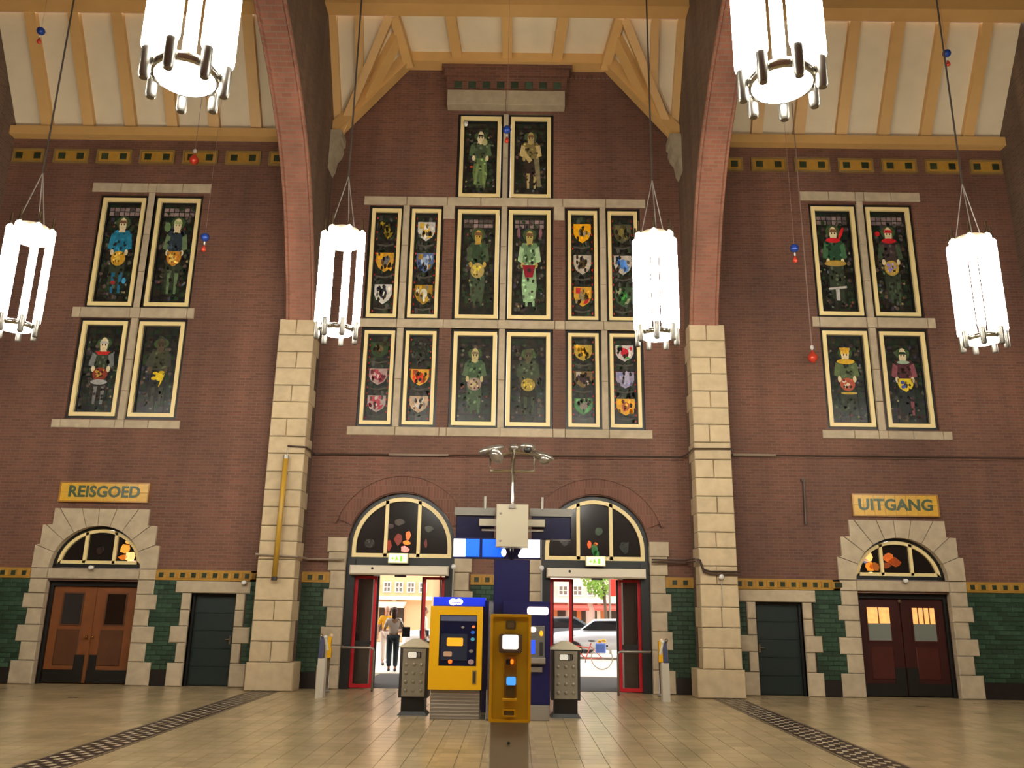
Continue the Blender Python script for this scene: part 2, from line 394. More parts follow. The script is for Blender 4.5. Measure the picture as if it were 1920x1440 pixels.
def far_arch(name, xa, xb, label):
    aw = empty(name, (0, 0, 0), label, 'wall', kind='structure')
    mb = MB(); prof = [(19.42, 0), (18.7, 0)] + [(y, z) for y, z in SOF] + [(-.5, 0), (-1.22, 0)]
    vs = []; fs = []
    for y, z in prof: vs += [(xa, y, z), (xb, y, z), (xa, y, roof_z(y) + .5), (xb, y, roof_z(y) + .5)]
    for i in range(len(prof) - 1):
        a, b = 4 * i, 4 * i + 4; fs += [(a, b, b + 2, a + 2), (a + 1, a + 3, b + 3, b + 1), (a, a + 1, b + 1, b)]
    mb.add(vs, fs); mb.build('brick_arch_face', BRY, aw)
    return aw
far_arch('wall_arch_farleft', -13.95, -13.32, 'outer brick arch wall at the left edge')
far_arch('wall_arch_farright', mir(-13.32), mir(-13.95), 'outer brick arch wall at the right edge')
tag(MB().box(-22, -21.8, -3, 19.5, 0, 24).build('wall_left', BRY), 'plain brick end wall on the left', 'wall', kind='structure')
tag(MB().box(21, 21.2, -3, 19.5, 0, 24).build('wall_right', BRY), 'plain brick end wall on the right', 'wall', kind='structure')
tag(MB().box(-22, 21, -1.5, -1.22, 0, 17.5).build('wall_rear', BR), 'brick wall behind the camera', 'wall', kind='structure')
# carved corbels under the timber frame
for s, x in ((1, -4.88), (-1, mir(-4.88))):
    mb = MB()
    pr = [(.0, 13.55), (.30, 13.55), (.30, 13.36), (.25, 13.3), (.27, 13.18), (.22, 13.02), (.12, 12.88), (.08, 12.6), (0, 12.45)]
    mb.xz([(x + s * a, z) for a, z in pr], 18.85, 19.42)
    tag(mb.build('trim_%d' % (3 if s == 1 else 4), STD), 'carved stone corbel carrying the %s foot of the central timber frame' % ('left' if s == 1 else 'right'), 'corbel', kind='structure')

# ---------------------------------------------------------------- ceiling
CE = empty('ceiling', (0, 0, 0), 'cream boarded ceiling between ochre painted rafters', 'ceiling', kind='structure')
PY, PZ = 17.75, 16.1                                  # back lower edge of the purlin
NRM = Vector((0, 2.4, 1.55)).normalized()             # up-normal of the steep plane (towards wall and up)
def slab(name, pts, n, t=.06, m=PAN):
    n = Vector(n).normalized(); k = len(pts); lo = [Vector(p) for p in pts]; hi = [p + n * t for p in lo]
    return MB().add(lo + hi, [tuple(range(k)), tuple(range(2 * k - 1, k - 1, -1))] + [(i, i + k, (i + 1) % k + k, (i + 1) % k) for i in range(k)]).build(name, m, CE)
def bm_(name, p, q, w=.28, h=.18, up=NRM, m=TIM): return MB().beam(p, q, w, h, up).build(name, m, CE, fix=True)
LO, HI = (19.32, 13.68), (PY, PZ)
lift = NRM * .15
bays = []
for s in (1, -1):
    xs = [-13.4] + [-12.43 + 1.1 * i for i in range(7)] + [-5.4]
    if s < 0: xs = [mir(x) for x in xs][::-1]
    inner = xs[1:-1]
    for x in inner:
        bm_('rafter', (x, LO[0], LO[1]), (x, HI[0], HI[1]), .28, .2)
        bm_('rafter', (x, 17.4, 16.55), (x, 14.0, 19.27), .26, .2, (0, .8, 1))
    for a, b in zip(xs[:-1], xs[1:]):
        slab('ceiling_panel', [Vector((a, LO[0] + .06, LO[1] - .09)) + lift, Vector((b, LO[0] + .06, LO[1] - .09)) + lift, Vector((b, HI[0], HI[1])) + lift, Vector((a, HI[0], HI[1])) + lift], NRM)
    xa, xb = min(xs), max(xs)
    MB().box(max(xa, -13.31), min(xb, mir(-13.31)), 19.14, 19.42, 13.5, 13.74).build('wall_plate', TIM, CE)
    MB().box(xa, xb, 17.3, PY, PZ, PZ + .5).box(xa, xb, 17.22, PY + .06, PZ + .34, PZ + .42).build('purlin', TIM, CE)
    slab('ceiling_panel', [(xa, 17.6, 16.75), (xb, 17.6, 16.75), (xb, 9.1, 23.5), (xa, 9.1, 23.5)], (0, .8, 1))
slab('ceiling_panel', [(-22, .6, 16.75), (21, .6, 16.75), (21, 9.1, 23.5), (-22, 9.1, 23.5)], (0, -.8, 1))
slab('ceiling_panel', [(-22, -1.3, 13.7), (21, -1.3, 13.7), (21, .6, 16.75), (-22, .6, 16.75)], (0, -1.6, 1))
for xa, xb in ((-22, -13.7), (12.9, 21)):
    slab('ceiling_panel', [(xa, 17.6, 16.75), (xb, 17.6, 16.75), (xb, 9.1, 23.5), (xa, 9.1, 23.5)], (0, .8, 1))
    slab('ceiling_panel', [(xa, 19.5, 13.6), (xb, 19.5, 13.6), (xb, 17.6, 16.75), (xa, 17.6, 16.75)], (0, 1.6, 1))
# central bay
XE = -4.9; P0 = Vector((XE, 19.36, 13.55)); P1 = Vector((-2.99, 19.36, 15.75)); Q = Vector((-3.23, PY, PZ)); PE = Vector((XE, PY, PZ))
def mv(p, s): return p if s == 1 else Vector((mir(p.x), p.y, p.z))
for s in (1, -1):
    p0, p1, q, pe = (mv(p, s) for p in (P0, P1, Q, PE))
    ns = (p1 - p0).cross(q - p0); ns = ns if ns.z > 0 else -ns; ns.normalize()
    slab('ceiling_panel', [p0 + lift, q + lift, pe + lift], NRM)
    slab('ceiling_panel', [p0 + ns * .16, p1 + ns * .16, q + ns * .16], ns, .05)
    e = Vector((s * .11, 0, 0))
    bm_('rafter', p0 + e, pe + e, .22, .2)
    bm_('valley_rafter', p0 + Vector((s * .12, -.08, .02)), q + Vector((-s * .12, 0, -.02)), .2, .26)
    mid = pe.lerp(q, .47); t_ = .47
    bm_('rafter', p0.lerp(q, .44) + Vector((0, 0, .02)), mid, .2, .2)
    bm_('jack_rafter', p0.lerp(p1, .42) + Vector((s * .1, -.3, .1)), p1.lerp(q, .62) + Vector((0, 0, -.02)), .34, .22, ns)
    bm_('barge_board', p0 + Vector((s * .12, -.2, -.02)), p1 + Vector((0, -.2, -.06)), .34, .3, (-s * .75, 0, .65))
    bm_('hip_rafter', p1 + Vector((-s * .0, -.22, -.16)), q + Vector((0, 0, -.03)), .24, .24, (0, .2, 1))
nh = Vector((0, .2, 1)).normalized()
p1, p1r, q, qr = P1, mv(P1, -1), Q, mv(Q, -1)
slab('ceiling_panel', [p1 + nh * .17, p1r + nh * .17, qr + nh * .17, q + nh * .17], nh)
for f in (.25, .5, .75):
    bm_('rafter', p1.lerp(p1r, f), q.lerp(qr, f), .26, .18, nh)
MB().box(P1.x - .02, mir(P1.x) + .02, 19.0, 19.42, 15.72, 16.0).build('wall_plate', TIM, CE)
xa, xb = XE + .02, mir(XE) - .02
MB().box(xa - .02, xb + .02, 17.3, PY, PZ, PZ + .42).box(xa - .08, xb + .08, 17.1, PY, PZ + .42, PZ + .7).build('purlin', TIM, CE)
slab('ceiling_panel', [(xa - .1, 17.6, 16.9), (xb + .1, 17.6, 16.9), (xb + .1, 9.1, 23.5), (xa - .1, 9.1, 23.5)], (0, .8, 1))
for i in range(8): bm_('rafter', (-4.3 + i * 1.12, 17.2, 16.85), (-4.3 + i * 1.12, 14, 19.4), .26, .2, (0, .8, 1))

# ---------------------------------------------------------------- stone trim around the windows
TRIMN = [4]
def trim(label, cat='stone trim'):
    TRIMN[0] += 1
    return empty('trim_%d' % TRIMN[0], (0, 0, 0), label, cat, kind='structure')
def hband(t, xs, z0, z1, m=ST, y=19.36):
    for a, b in zip(xs[:-1], xs[1:]): MB().stone(a + .005, b - .005, y, 19.46, z0, z1, .012).build('stone_block', m, t, fix=False)
def vband(t, x0, x1, zs, m=ST, y=19.375):
    for a, b in zip(zs[:-1], zs[1:]): MB().stone(x0, x1, y, 19.5, a + .005, b - .005, .01).build('stone_block', m, t, fix=False)
for s, lab in ((1, 'left'), (-1, 'right')):
    t = trim('pale stone lintels, sills and mullions around the four %s bay windows' % lab)
    f = (lambda xs: xs) if s == 1 else (lambda xs: sorted(mir(x) for x in xs))
    hband(t, f([-11.04, -10.3, -9.6, -9.38, -8.7, -7.97]), 11.99, 12.24, ST if s == 1 else ST)
    hband(t, f([-11.05, -10.85, -9.62, -9.36, -8.2, -8.02]), 8.57, 8.83)
    hband(t, f([-11.12, -10.9, -10.2, -9.6, -9.38, -8.8, -8.04]), 5.78, 5.98)
    m0, m1 = f([-9.56, -9.4])
    vband(t, m0, m1, [5.98, 6.7, 7.5, 8.57]); vband(t, m0, m1, [8.83, 9.8, 10.8, 11.99])
t = trim('pale stone bands and mullions framing the central window group')
hband(t, [-4.0, -2.9, -1.86, -1.0, .2, 1.1, 2.2, 3.22], 11.72, 11.95)
hband(t, [-1.96, -1.66], 11.35, 11.72); hband(t, [.87, 1.15], 11.35, 11.72)
hband(t, [-4.05, -3.0, -1.85, -.5, .9, 1.15, 2.1, 3.2], 8.41, 8.63)
hband(t, [-4.05, -2.9, -1.85, -1.68, -.4, .86, 1.15, 2.2, 3.23], 5.7, 5.91)
for a, b in ((-2.98, -2.82), (-.47, -.32), (2.04, 2.19)):
    vband(t, a, b, [5.91, 7.1, 8.41]); vband(t, a, b, [8.63, 9.6, 10.6, 11.72])
vband(t, -.46, -.33, [11.95, 13.1, 14.4])
t = trim('dark weathered stone lintel over the topmost window pair')
hband(t, [-1.95, -.4, 1.15], 14.5, 14.93, STD, 19.1)

# ---------------------------------------------------------------- windows: frames and leaded coloured glass
GC = {}
def gm(h, e=.12):
    k = 'glass_' + h
    if k not in GC: GC[k] = mat(k, h, .25, emit=e, var=.25, scale=14)  # weak emission stands in for daylight coming through the stained glass
    return GC[k]
GBG = ['10130e', '161c12', '1a1712', '0d1210', '1d2016', '131d16', '201a14', '171418']
def bgmat():
    m = bpy.data.materials.new('leaded_glass'); m.use_nodes = True; N = m.node_tree.nodes; L = m.node_tree.links; b = N['Principled BSDF']
    tc = N.new('ShaderNodeTexCoord'); v = N.new('ShaderNodeTexVoronoi'); v.inputs['Scale'].default_value = 9; v.inputs['Randomness'].default_value = .9
    L.new(tc.outputs['Object'], v.inputs['Vector']); cr = N.new('ShaderNodeValToRGB'); cr.color_ramp.interpolation = 'CONSTANT'
    sp = N.new('ShaderNodeSeparateColor'); L.new(v.outputs['Color'], sp.inputs[0]); L.new(sp.outputs[0], cr.inputs[0])
    cols = ['100f0c', '1b2416', '17130f', '24211a', '1a2a1c', '141216', '2b241c', '0f1712']
    cr.color_ramp.elements[0].color = lin(cols[0]); cr.color_ramp.elements[1].color = lin(cols[1]); cr.color_ramp.elements[1].position = .12
    for i, c in enumerate(cols[2:]): e = cr.color_ramp.elements.new(.25 + i * .13); e.color = lin(c)
    L.new(cr.outputs[0], b.inputs['Base Color']); b.inputs['Roughness'].default_value = .3
    return m
BGM = bgmat()
LEAD = mat('lead_came', '0b0b0a', .5)
def ellp(cu, cv, ru, rv, n=14, a=0.):
    return [(cu + ru * math.cos(t) * math.cos(a) - rv * math.sin(t) * math.sin(a), cv + ru * math.cos(t) * math.sin(a) + rv * math.sin(t) * math.cos(a)) for t in (2 * PI * i / n for i in range(n))]
def shieldp(cu, cv, ru, rv): return [(cu - ru, cv + rv), (cu + ru, cv + rv), (cu + ru, cv), (cu + ru * .72, cv - rv * .55), (cu, cv - rv), (cu - ru * .72, cv - rv * .55), (cu - ru, cv)]
def piece(win, name, poly, col, d, e=.12):            # a piece of coloured glass in metres, standing d in front of the sheet
    y = 19.545 - d
    n = len(poly); cu = sum(p[0] for p in poly) / n; cv = sum(p[1] for p in poly) / n
    rim = [(cu + (u - cu) * 1.0, cv + (v - cv) * 1.0) for u, v in poly]
    return MB().xz(rim, y, 19.55).build(name, gm(col, e), win)
def window(idx, rect, label, design):
    x0, x1, z0, z1 = rect; w = empty('window_%d' % idx, ((x0 + x1) / 2, 19.5, z0), label, 'window', kind='structure')
    g = MG - .004; fw = .095 if x1 - x0 > .9 else .085
    o = MB().ring([(x0 - g, z0 - g), (x1 + g, z0 - g), (x1 + g, z1 + g), (x0 - g, z1 + g)], [(x0 - .005, z0 - .005), (x1 + .005, z0 - .005), (x1 + .005, z1 + .005), (x0 - .005, z1 + .005)], 19.46, 19.6, True)
    o.build('outer_frame', BLACK, w)
    o = MB(); o.ring([(x0, z0), (x1, z0), (x1, z1), (x0, z1)], [(x0 + fw, z0 + fw), (x1 - fw, z0 + fw), (x1 - fw, z1 - fw), (x0 + fw, z1 - fw)], 19.43, 19.58, True)
    o.build('frame', CREAM, w)
    o = MB(); q = fw + .035
    o.ring([(x0 + fw, z0 + fw), (x1 - fw, z0 + fw), (x1 - fw, z1 - fw), (x0 + fw, z1 - fw)], [(x0 + q, z0 + q), (x1 - q, z0 + q), (x1 - q, z1 - q), (x0 + q, z1 - q)], 19.5, 19.57, True)
    o.build('glazing_bead', LEAD, w)
    gx0, gx1, gz0, gz1 = x0 + fw, x1 - fw, z0 + fw, z1 - fw
    bx('leaded_glass', BGM, w, gx0, gx1, 19.55, 19.57, gz0, gz1)
    mb = MB(); nv = max(3, int((gz1 - gz0) / .19)); nu = 3 if x1 - x0 < .9 else 4
    for i in range(1, nv): z = gz0 + (gz1 - gz0) * i / nv; mb.box(gx0, gx1, 19.543, 19.552, z - .005, z + .005)
    for i in range(1, nu): x = gx0 + (gx1 - gx0) * i / nu; mb.box(x - .005, x + .005, 19.543, 19.552, gz0, gz1)
    tag(mb.build('lead_came', LEAD, w, fix=False), kind='stuff')
    W_, H_ = gx1 - gx0, gz1 - gz0
    def U(pts): return [(gx0 + u * W_, gz0 + v * H_) for u, v in pts]
    CH = {}
    def add(name, pts, col, d, e=.12):
        if name == 'chip': CH.setdefault(col, []).append((U(pts), d))
        else: piece(w, name, U(pts), col, d, e)
    add.chips = CH
    design(add, W_ / H_, random.Random(idx * 13 + 5))
    vs, fs, mi, ms = [], [], [], []
    for k, (col, L_) in enumerate(CH.items()):
        ms.append(gm(col))
        for poly, dd in L_:
            n0 = len(vs); vs += [(u - w.location.x, 19.545 - dd - w.location.y, v - w.location.z) for u, v in poly]; fs.append(tuple(range(n0, n0 + len(poly)))); mi.append(k)
    if vs:
        me = bpy.data.meshes.new('glass_chips'); me.from_pydata(vs, [], fs)
        for m_ in ms: me.materials.append(m_)
        me.polygons.foreach_set('material_index', mi); tag(link('glass_chips', me, w), kind='stuff')
    return w
def scatter(add, r, cols, n, v0=.05, v1=.95, s=.05, k=1.):
    for i in range(n):
        u, v = r.uniform(.08, .92), r.uniform(v0, v1); c = r.choice(cols)
        add('glass_piece', [(u + r.uniform(.5, 1) * s * math.cos(t) * 1.5, v + r.uniform(.5, 1) * s * .5 * math.sin(t)) for t in (0, 1.1, 2.2, 3.4, 4.6, 5.4)], c, .004)
def shade(h, k):
    return ''.join('%02x' % max(0, min(255, int(int(h[i:i + 2], 16) * k))) for i in (0, 2, 4))
def chips(add, r, cols, n, u0, u1, v0, v1, d, s=.05):
    for i in range(n):
        u, v = r.uniform(u0, u1), r.uniform(v0, v1); t0 = r.uniform(0, 6)
        add('chip', [(u + s * r.uniform(.6, 1.2) * math.cos(t0 - t), v + s * .42 * r.uniform(.6, 1.2) * math.sin(t0 - t)) for t in (0, 1.3, 2.6, 3.7, 5.)][::1], r.choice(cols), d)
def person_design(skin='c8b48c', hair='6a4a30', top='2a3a2a', arms='3a4632', emblem=None, legs='2e3326', extra=(), band=True, cap=None, sleeve=None, tones=('2c3a24', '3b3326', '25361f', '40302c')):
    def d(add, asp, r):
        ez = 1 / asp if asp else 2
        a = lambda ru: ru * asp
        scatter(add, r, list(tones), 22)
        if band:
            for i in range(2):
                for j in range(6): add('lettered_glass', [(.07 + j * .145, .915 - i * .045), (.19 + j * .145, .915 - i * .045), (.19 + j * .145, .95 - i * .045), (.07 + j * .145, .95 - i * .045)], r.choice(['7a6560', '6a5a58', '86706a', '4c423e']), .003)
        add('halo', ellp(.5, .8, .2, .062), '3a4a2c', .005)
        add('torso', [(.3, .72), (.7, .72), (.78, .66), (.68, .5), (.32, .5), (.22, .66)], top, .008)
        add('sleeve', [(.22, .69), (.34, .66), (.3, .52), (.16, .54)], sleeve or arms, .01); add('sleeve', [(.78, .69), (.66, .66), (.7, .52), (.84, .54)], sleeve or arms, .01)
        add('neck', [(.44, .75), (.56, .75), (.6, .7), (.4, .7)], skin, .01)
        add('head', ellp(.5, .775, .1, a(.22)), skin, .014)
        add('hair', ellp(.5, .8, .12, a(.14), 10), hair, .012)
        add('hair', [(.4, .79), (.6, .79), (.57, .82), (.43, .82)], cap or hair, .017)
        add('eye', ellp(.46, .778, .016, a(.03), 6), '20180f', .017); add('eye', ellp(.54, .778, .016, a(.03), 6), '20180f', .017)
        add('hand', ellp(.3, .5, .05, a(.09), 8), skin, .014); add('hand', ellp(.7, .5, .05, a(.09), 8), skin, .014)
        add('robe', [(.33, .5), (.67, .5), (.72, .3), (.66, .14), (.34, .14), (.28, .3)], legs, .007)
        for u in (.38, .58): add('leg', [(u, .3), (u + .1, .3), (u + .08, .1), (u + .02, .1)], legs if r.random() < .5 else arms, .01)
        chips(add, r, ['302c24', '22301f', '3c3440', '4c4a40', '28241c', '5a4a40', '1c241c'], 60, .04, .96, .04, .88, .003, .06)
        chips(add, r, ['6a6258', '7a6f62', '8a7a50', '5a6a4a', '6a3a2c', '50586a'], 16, .06, .94, .05, .85, .0045, .035)
        chips(add, r, [shade(top, k) for k in (.55, .75, 1.25, 1.6)] + ['2a261e'], 16, .3, .7, .52, .71, .0115, .045)
        chips(add, r, [shade(legs, k) for k in (.5, .75, 1.3, 1.7)] + ['2a241c'], 18, .32, .68, .15, .5, .0115, .045)
        if emblem:
            c1, c2 = emblem[:2]
            chips(add, r, [shade(c1, .55), shade(c1, 1.25), shade(c2, 1.15), shade(c2, .6), '3a2418'], 10, .38, .62, .39, .49, .0195, .035)
            add('shield', shieldp(.5, .44, .2, .075) if len(emblem) < 3 else ellp(.5, .44, .2, .075), c1, .014)
            for q, (du, dv) in enumerate(((-.08, .03), (.08, .03), (-.07, -.02), (.07, -.025), (0, 0))): add('shield_charge', ellp(.5 + du, .44 + dv, .055, .02, 8), c2 if q % 2 == 0 else c1[::1], .018)
        for nm, pts, c in extra: add(nm, pts, c, .016)
    return d
def shields_design(s3, beads=True):
    def d(add, asp, r):
        chips(add, r, ['302e26', '3a3a34', '22301f', '4c4a44', '28241c', '34402c'], 50, .06, .94, .03, .97, .003, .09)
        scatter(add, r, ['24241c', '303026', '2a2f22', '3a3a32'], 14)
        if beads:
            for i in range(14):
                for u in (.06, .94):
                    if r.random() < .8: add('red_bead', ellp(u, .04 + i * .07, .05, .012, 7), r.choice(['c4281c', 'a8201a', 'd8402a']), .006)
        for k, (c1, c2, c3) in enumerate(s3):
            v = .82 - k * .31
            if c1 is None: continue
            add('shield', shieldp(.5, v, .38, .095), c1, .01)
            add('shield_charge', ellp(.5, v + .01, .17, .05, 9), c2, .015)
            if c3:
                add('shield_charge', [(.2, v + .085), (.42, v + .085), (.38, v + .03), (.2, v + .03)], c3, .018)
                add('shield_charge', [(.62, v - .02), (.8, v - .01), (.7, v - .06), (.52, v - .07)], c3, .018)
            chips(add, r, [shade(c1, .5), shade(c1, 1.2), shade(c2, 1.15), shade(c2, .6), '2a2018'], 12, .22, .78, v - .06, v + .08, .0195, .07)
            add('ribbon', [(.15, v - .125), (.5, v - .14), (.85, v - .12), (.85, v - .135), (.5, v - .155), (.15, v - .14)], '4a453c', .008)
    return d
Y1, W1, R1, B1, G1 = 'd79a1c', 'b8b0a4', 'a8322a', '5a7ab8', '4f7a4a'
DES = [
 ('blue-shirted figure holding a gold shield, upper left window of the left bay', person_design(top='1f6076', arms='1f5870', sleeve='236a80', emblem=('b98a2c', 'd9b04a', 1), extra=(('glass_piece', ellp(.75, .22, .06, .03, 8), '3f86a8'), ('glass_piece', ellp(.45, .2, .07, .02, 8), '8a2f28')))),
 ('red-collared kneeling figure, lower left window of the left bay', person_design(hair='a09a90', top='33382a', band=False, emblem=('7c3326', 'a9852f', 1), legs='2c2622', arms='6b6a66', extra=(('collar', [(.3, .7), (.7, .7), (.62, .66), (.38, .66)], 'a82a20'), ('bowl', ellp(.5, .35, .22, .03), '8f8a84')))),
 ('figure with halo and orange shield, upper right window of the left bay', person_design(hair='9aa06a', top='2a3238', emblem=('b0742a', 'd6b25a'), arms='5a6a48', extra=(('glass_piece', ellp(.22, .76, .09, .05, 8), '5c7048'),))),
 ('dim figure with yellow lion emblem, lower right window of the left bay', person_design(skin='4c4030', hair='3a3026', top='3a3c2a', arms='3a3a30', band=False, legs='24221e', extra=(('lion_emblem', ellp(.55, .42, .1, .05, 9), 'd0b020'), ('lion_emblem', ellp(.42, .4, .08, .02, 7), 'c8a81c'), ('lion_emblem', ellp(.62, .38, .1, .018, 7, .9), 'd0b020'), ('lion_emblem', ellp(.44, .46, .07, .018, 7), 'c8a81c'), ('lion_emblem', ellp(.6, .47, .08, .018, 7), 'b89a1c')))),
 ('red-scarfed figure over a white T shape, upper left window of the right bay', person_design(top='26402c', arms='3a5a3a', extra=(('collar', ellp(.48, .71, .2, .025), 'b01f22'), ('red_wing', ellp(.72, .78, .1, .03, 9, .6), 'b81f22'), ('belt', ellp(.5, .48, .3, .03), '9a7a34'), ('letter_shape', [(.25, .22), (.75, .24), (.75, .26), (.25, .24)], 'a09890'), ('letter_shape', [(.44, .12), (.54, .12), (.54, .23), (.44, .23)], 'a09890')))),
 ('yellow-crowned figure with cream and red shield, lower left window of the right bay', person_design(hair='c8a030', cap='c08f2a', top='4a5238', arms='55603c', band=False, emblem=('9a4a36', 'c8b89a', 1), extra=(('collar', ellp(.5, .7, .24, .03), 'c2972c'), ('crown', [(.38, .82), (.62, .82), (.64, .86), (.36, .86)], 'b8892a'), ('belt', ellp(.52, .34, .22, .014), 'a8883a')))),
 ('red-hatted figure with gold and violet shield, upper right window of the right bay', person_design(cap='b51d22', hair='a81c20', top='3a2f2c', emblem=('a8883c', '8a7ab0', 1), extra=(('collar', ellp(.5, .71, .2, .025), 'b01f22'), ('red_wing', ellp(.2, .78, .07, .025, 9), 'b01f22')))),
 ('maroon-robed figure with yellow and blue shield, lower right window of the right bay', person_design(hair='26382c', top='4a2a2c', arms='7a4448', band=False, emblem=('c8ac2c', '46508a'), legs='2a2c2a', extra=(('collar', ellp(.5, .7, .17, .02), '8a9a80'),))),
 ('hooded mother holding a child, left window of the topmost pair', person_design(hair='27241a', top='3c4630', band=False, arms='4a5a3a', legs='55663c', extra=(('child_head', ellp(.62, .72, .08, .045), 'a09a68'), ('robe_fold', [(.4, .42), (.46, .42), (.4, .15), (.32, .15)], '6f7c48'), ('robe_fold', [(.56, .42), (.62, .42), (.66, .15), (.58, .15)], '6f7c48'), ('flower', ellp(.25, .38, .06, .014, 7), '9a3a24')))),
 ('bare-armed worker with folded arms, right window of the topmost pair', person_design(skin='9a8450', top='6f6038', arms='a08a58', sleeve='b49a66', band=False, legs='2c221e', extra=(('forearm', [(.2, .6), (.32, .6), (.55, .48), (.45, .44)], 'b09860'), ('apron', [(.6, .5), (.76, .5), (.82, .12), (.7, .12)], '6f6448')))),
 ('three shields, gold cross on black at the top, far left upper narrow window of the centre', shields_design((('1c1c16', '8a7420', '7a6420'), ('b8862a', '5c5a58', 'd79a1c'), (W1, '2a2a30', W1)))),
 ('two pink shields under a green tuft, far left lower narrow window of the centre', shields_design((('2c3c24', '5a4a30', None), ('9a8078', '8a3a40', '7a3038'), ('9a8880', '983a44', 'a04048')))),
 ('white, blue and gold crossed shields, second upper narrow window from the left', shields_design(((W1, 'c8a040', 'b89438'), ('4a5c80', '8a94a0', '8a6a2c'), ('8a6a20', 'b8b09a', 'b08a28')))),
 ('red-gold shield above a white chequered one, second lower narrow window from the left', shields_design(((None, None, None), ('c8902c', 'b8301c', 'b03020'), ('a88a6a', 'b8b0a4', '9a8a7a')))),
 ('green-coated figure with yellow shield, left upper window of the middle pair', person_design(skin='a8863c', top='2c3c28', arms='3a4630', emblem=('a08a50', 'c8b03c', 1), legs='3a4432')),
 ('bare-shouldered figure with pink shield, left lower window of the middle pair', person_design(skin='a89868', hair='6f6048', top='3c4c34', arms='4a5a40', band=False, emblem=('8a7468', 'a8956a', 1), legs='3c4a34')),
 ('green-armoured figure with a dark red tunic, right upper window of the middle pair', person_design(skin='a08c4c', top='5c7450', arms='8aa078', sleeve='8fa57c', legs='7f9a70', extra=(('tunic', [(.3, .5), (.68, .5), (.6, .38), (.38, .38)], '7a1424'), ('tunic_mark', ellp(.5, .45, .06, .02, 8), 'a08878'), ('pink_wing', ellp(.18, .82, .05, .05, 8), '7a5058'), ('pink_wing', ellp(.82, .82, .05, .05, 8), '7a5058')))),
 ('dim figure behind a yellow crest, right lower window of the middle pair', person_design(skin='4a4432', hair='3a3628', top='3a4030', arms='3a4230', band=False, emblem=('8f7a3a', 'c0a23c', 1), legs='26261f')),
 ('orange-yellow shield at the top, second upper narrow window from the right', shields_design((('d8960e', '8a7a60', None), ('a89a88', '4a3a20', 'b0a090'), ('b8862a', '7a6a4c', 'a8222c')))),
 ('gold shield over purple and green ones, second lower narrow window from the right', shields_design((('a08434', 'c8901c', 'b88a2a'), ('6a5638', '3a2c30', 'a89a88'), ('3f6a3c', '6f6458', '5a8a54')))),
 ('blue chevron on a pale shield, far right upper narrow window of the centre', shields_design((('4a4632', '7a6a34', '5c5436'), ('b0a494', '4a78b8', '5a82b8'), ('3a4a34', '3f8a40', '8a8a68')))),
 ('red and white shield above a gold one, far right lower narrow window of the centre', shields_design((('b8a8a0', 'a8202c', '3f8a44'), ('8a8090', '9a96a8', '7a7aa0'), ('c8902c', '98503a', 'd8980e')))),
]
for i, (lab, d) in enumerate(DES): window(i + 1, WIN[i], 'stained glass window with ' + lab, d)

# ---------------------------------------------------------------- wall base: glazed tiles, plinth and friezes
def dado(x0, x1, label, ztop=2.27, frieze=None):
    t = trim(label, 'tiled dado')
    bx('tile_backing', mat('tile_joint', '151a12', .7), t, x0, x1, 19.365, 19.42, .34, ztop)
    bx('plinth', BASE, t, x0, x1, 19.35, 19.43, 0, .345)
    rh = .101; rows = int((ztop - .35) / rh); bwid = .235; j = 0
    for r in range(rows):
        z = .352 + r * rh; x = x0 - (bwid / 2 if r % 2 else 0)
        while x < x1 - .01:
            a, b = max(x, x0), min(x + bwid, x1)
            if b - a > .03: tile('green_tile', GT, t, round(b - a - .008, 3), rh - .008, .02, (a + .004, 19.35 + (.004 if (r * 7 + j * 3) % 5 else 0), z)); j += 1
            x += bwid
    f0, f1 = frieze or (x0, x1)
    bx('yellow_tile_band', YT, t, f0, f1, 19.345, 19.42, 2.275, 2.505)
    n = max(1, int((f1 - f0) / .245)); o = (f1 - f0 - n * .245) / 2
    for i in range(n):
        tile('yellow_tile', YT, t, .237, .15, .02, (f0 + o + i * .245 + .004, 19.335, 2.315)); tile('dark_tile', DT, t, .105, .105, .03, (f0 + o + i * .245 + .07, 19.325, 2.337))
    return t
dado(-13.3, -10.98, 'green glazed tile dado at the far left of the wall')
dado(-8.3, -7.5, 'green glazed tile dado between the brown double door and its small door', frieze=(-8.2, -5.66))
dado(-6.05, -5.66, 'narrow green glazed tile strip left of the left stone pillar', 2.27, (-6.0, -5.66))
dado(-4.85, -4.2, 'green glazed tile dado right of the left stone pillar')
dado(-1.0, .25, 'green glazed tile dado between the two entrances')
dado(3.42, 4.07, 'green glazed tile dado left of the right stone pillar')
dado(4.87, 5.2, 'narrow green glazed tile strip right of the right stone pillar', 2.27, (4.87, 7.5))
dado(6.72, 7.5, 'green glazed tile dado between the dark red double door and its small door', 2.27, (7.2, 7.5))
dado(10.12, 12.52, 'green glazed tile dado at the far right of the wall')
for s, lab in ((1, 'left'), (-1, 'right')):
    t = trim('row of yellow framed tile panels under the eaves of the %s bay' % lab, 'tile frieze')
    for i in range(7):
        c = -12.85 + i * 1.125; h = .46
        if i == 0: h = .41
        a, b = c - h, c + h
        if i == 6: b = -5.5
        if s < 0: a, b = mir(b), mir(a)
        p = bx('tile_panel', YT, t, a, b, 19.37, 19.42, 12.8, 13.2)
        MB().ring([(a, 12.8), (b, 12.8), (b, 13.2), (a, 13.2)], [(a + .05, 12.85), (b - .05, 12.85), (b - .05, 13.15), (a + .05, 13.15)], 19.35, 19.38, True).build('tile_border', mat('ochre_tile_border', '84683a', .3), p)
        cc = (c if s > 0 else mir(c))
        for dx in (-.24, .24):
            if a < cc + dx - .08 and cc + dx + .08 < b + .01: o = tile('dark_tile', DT, p, .17, .17, .03, (cc + dx - .085, 19.345, 12.915))

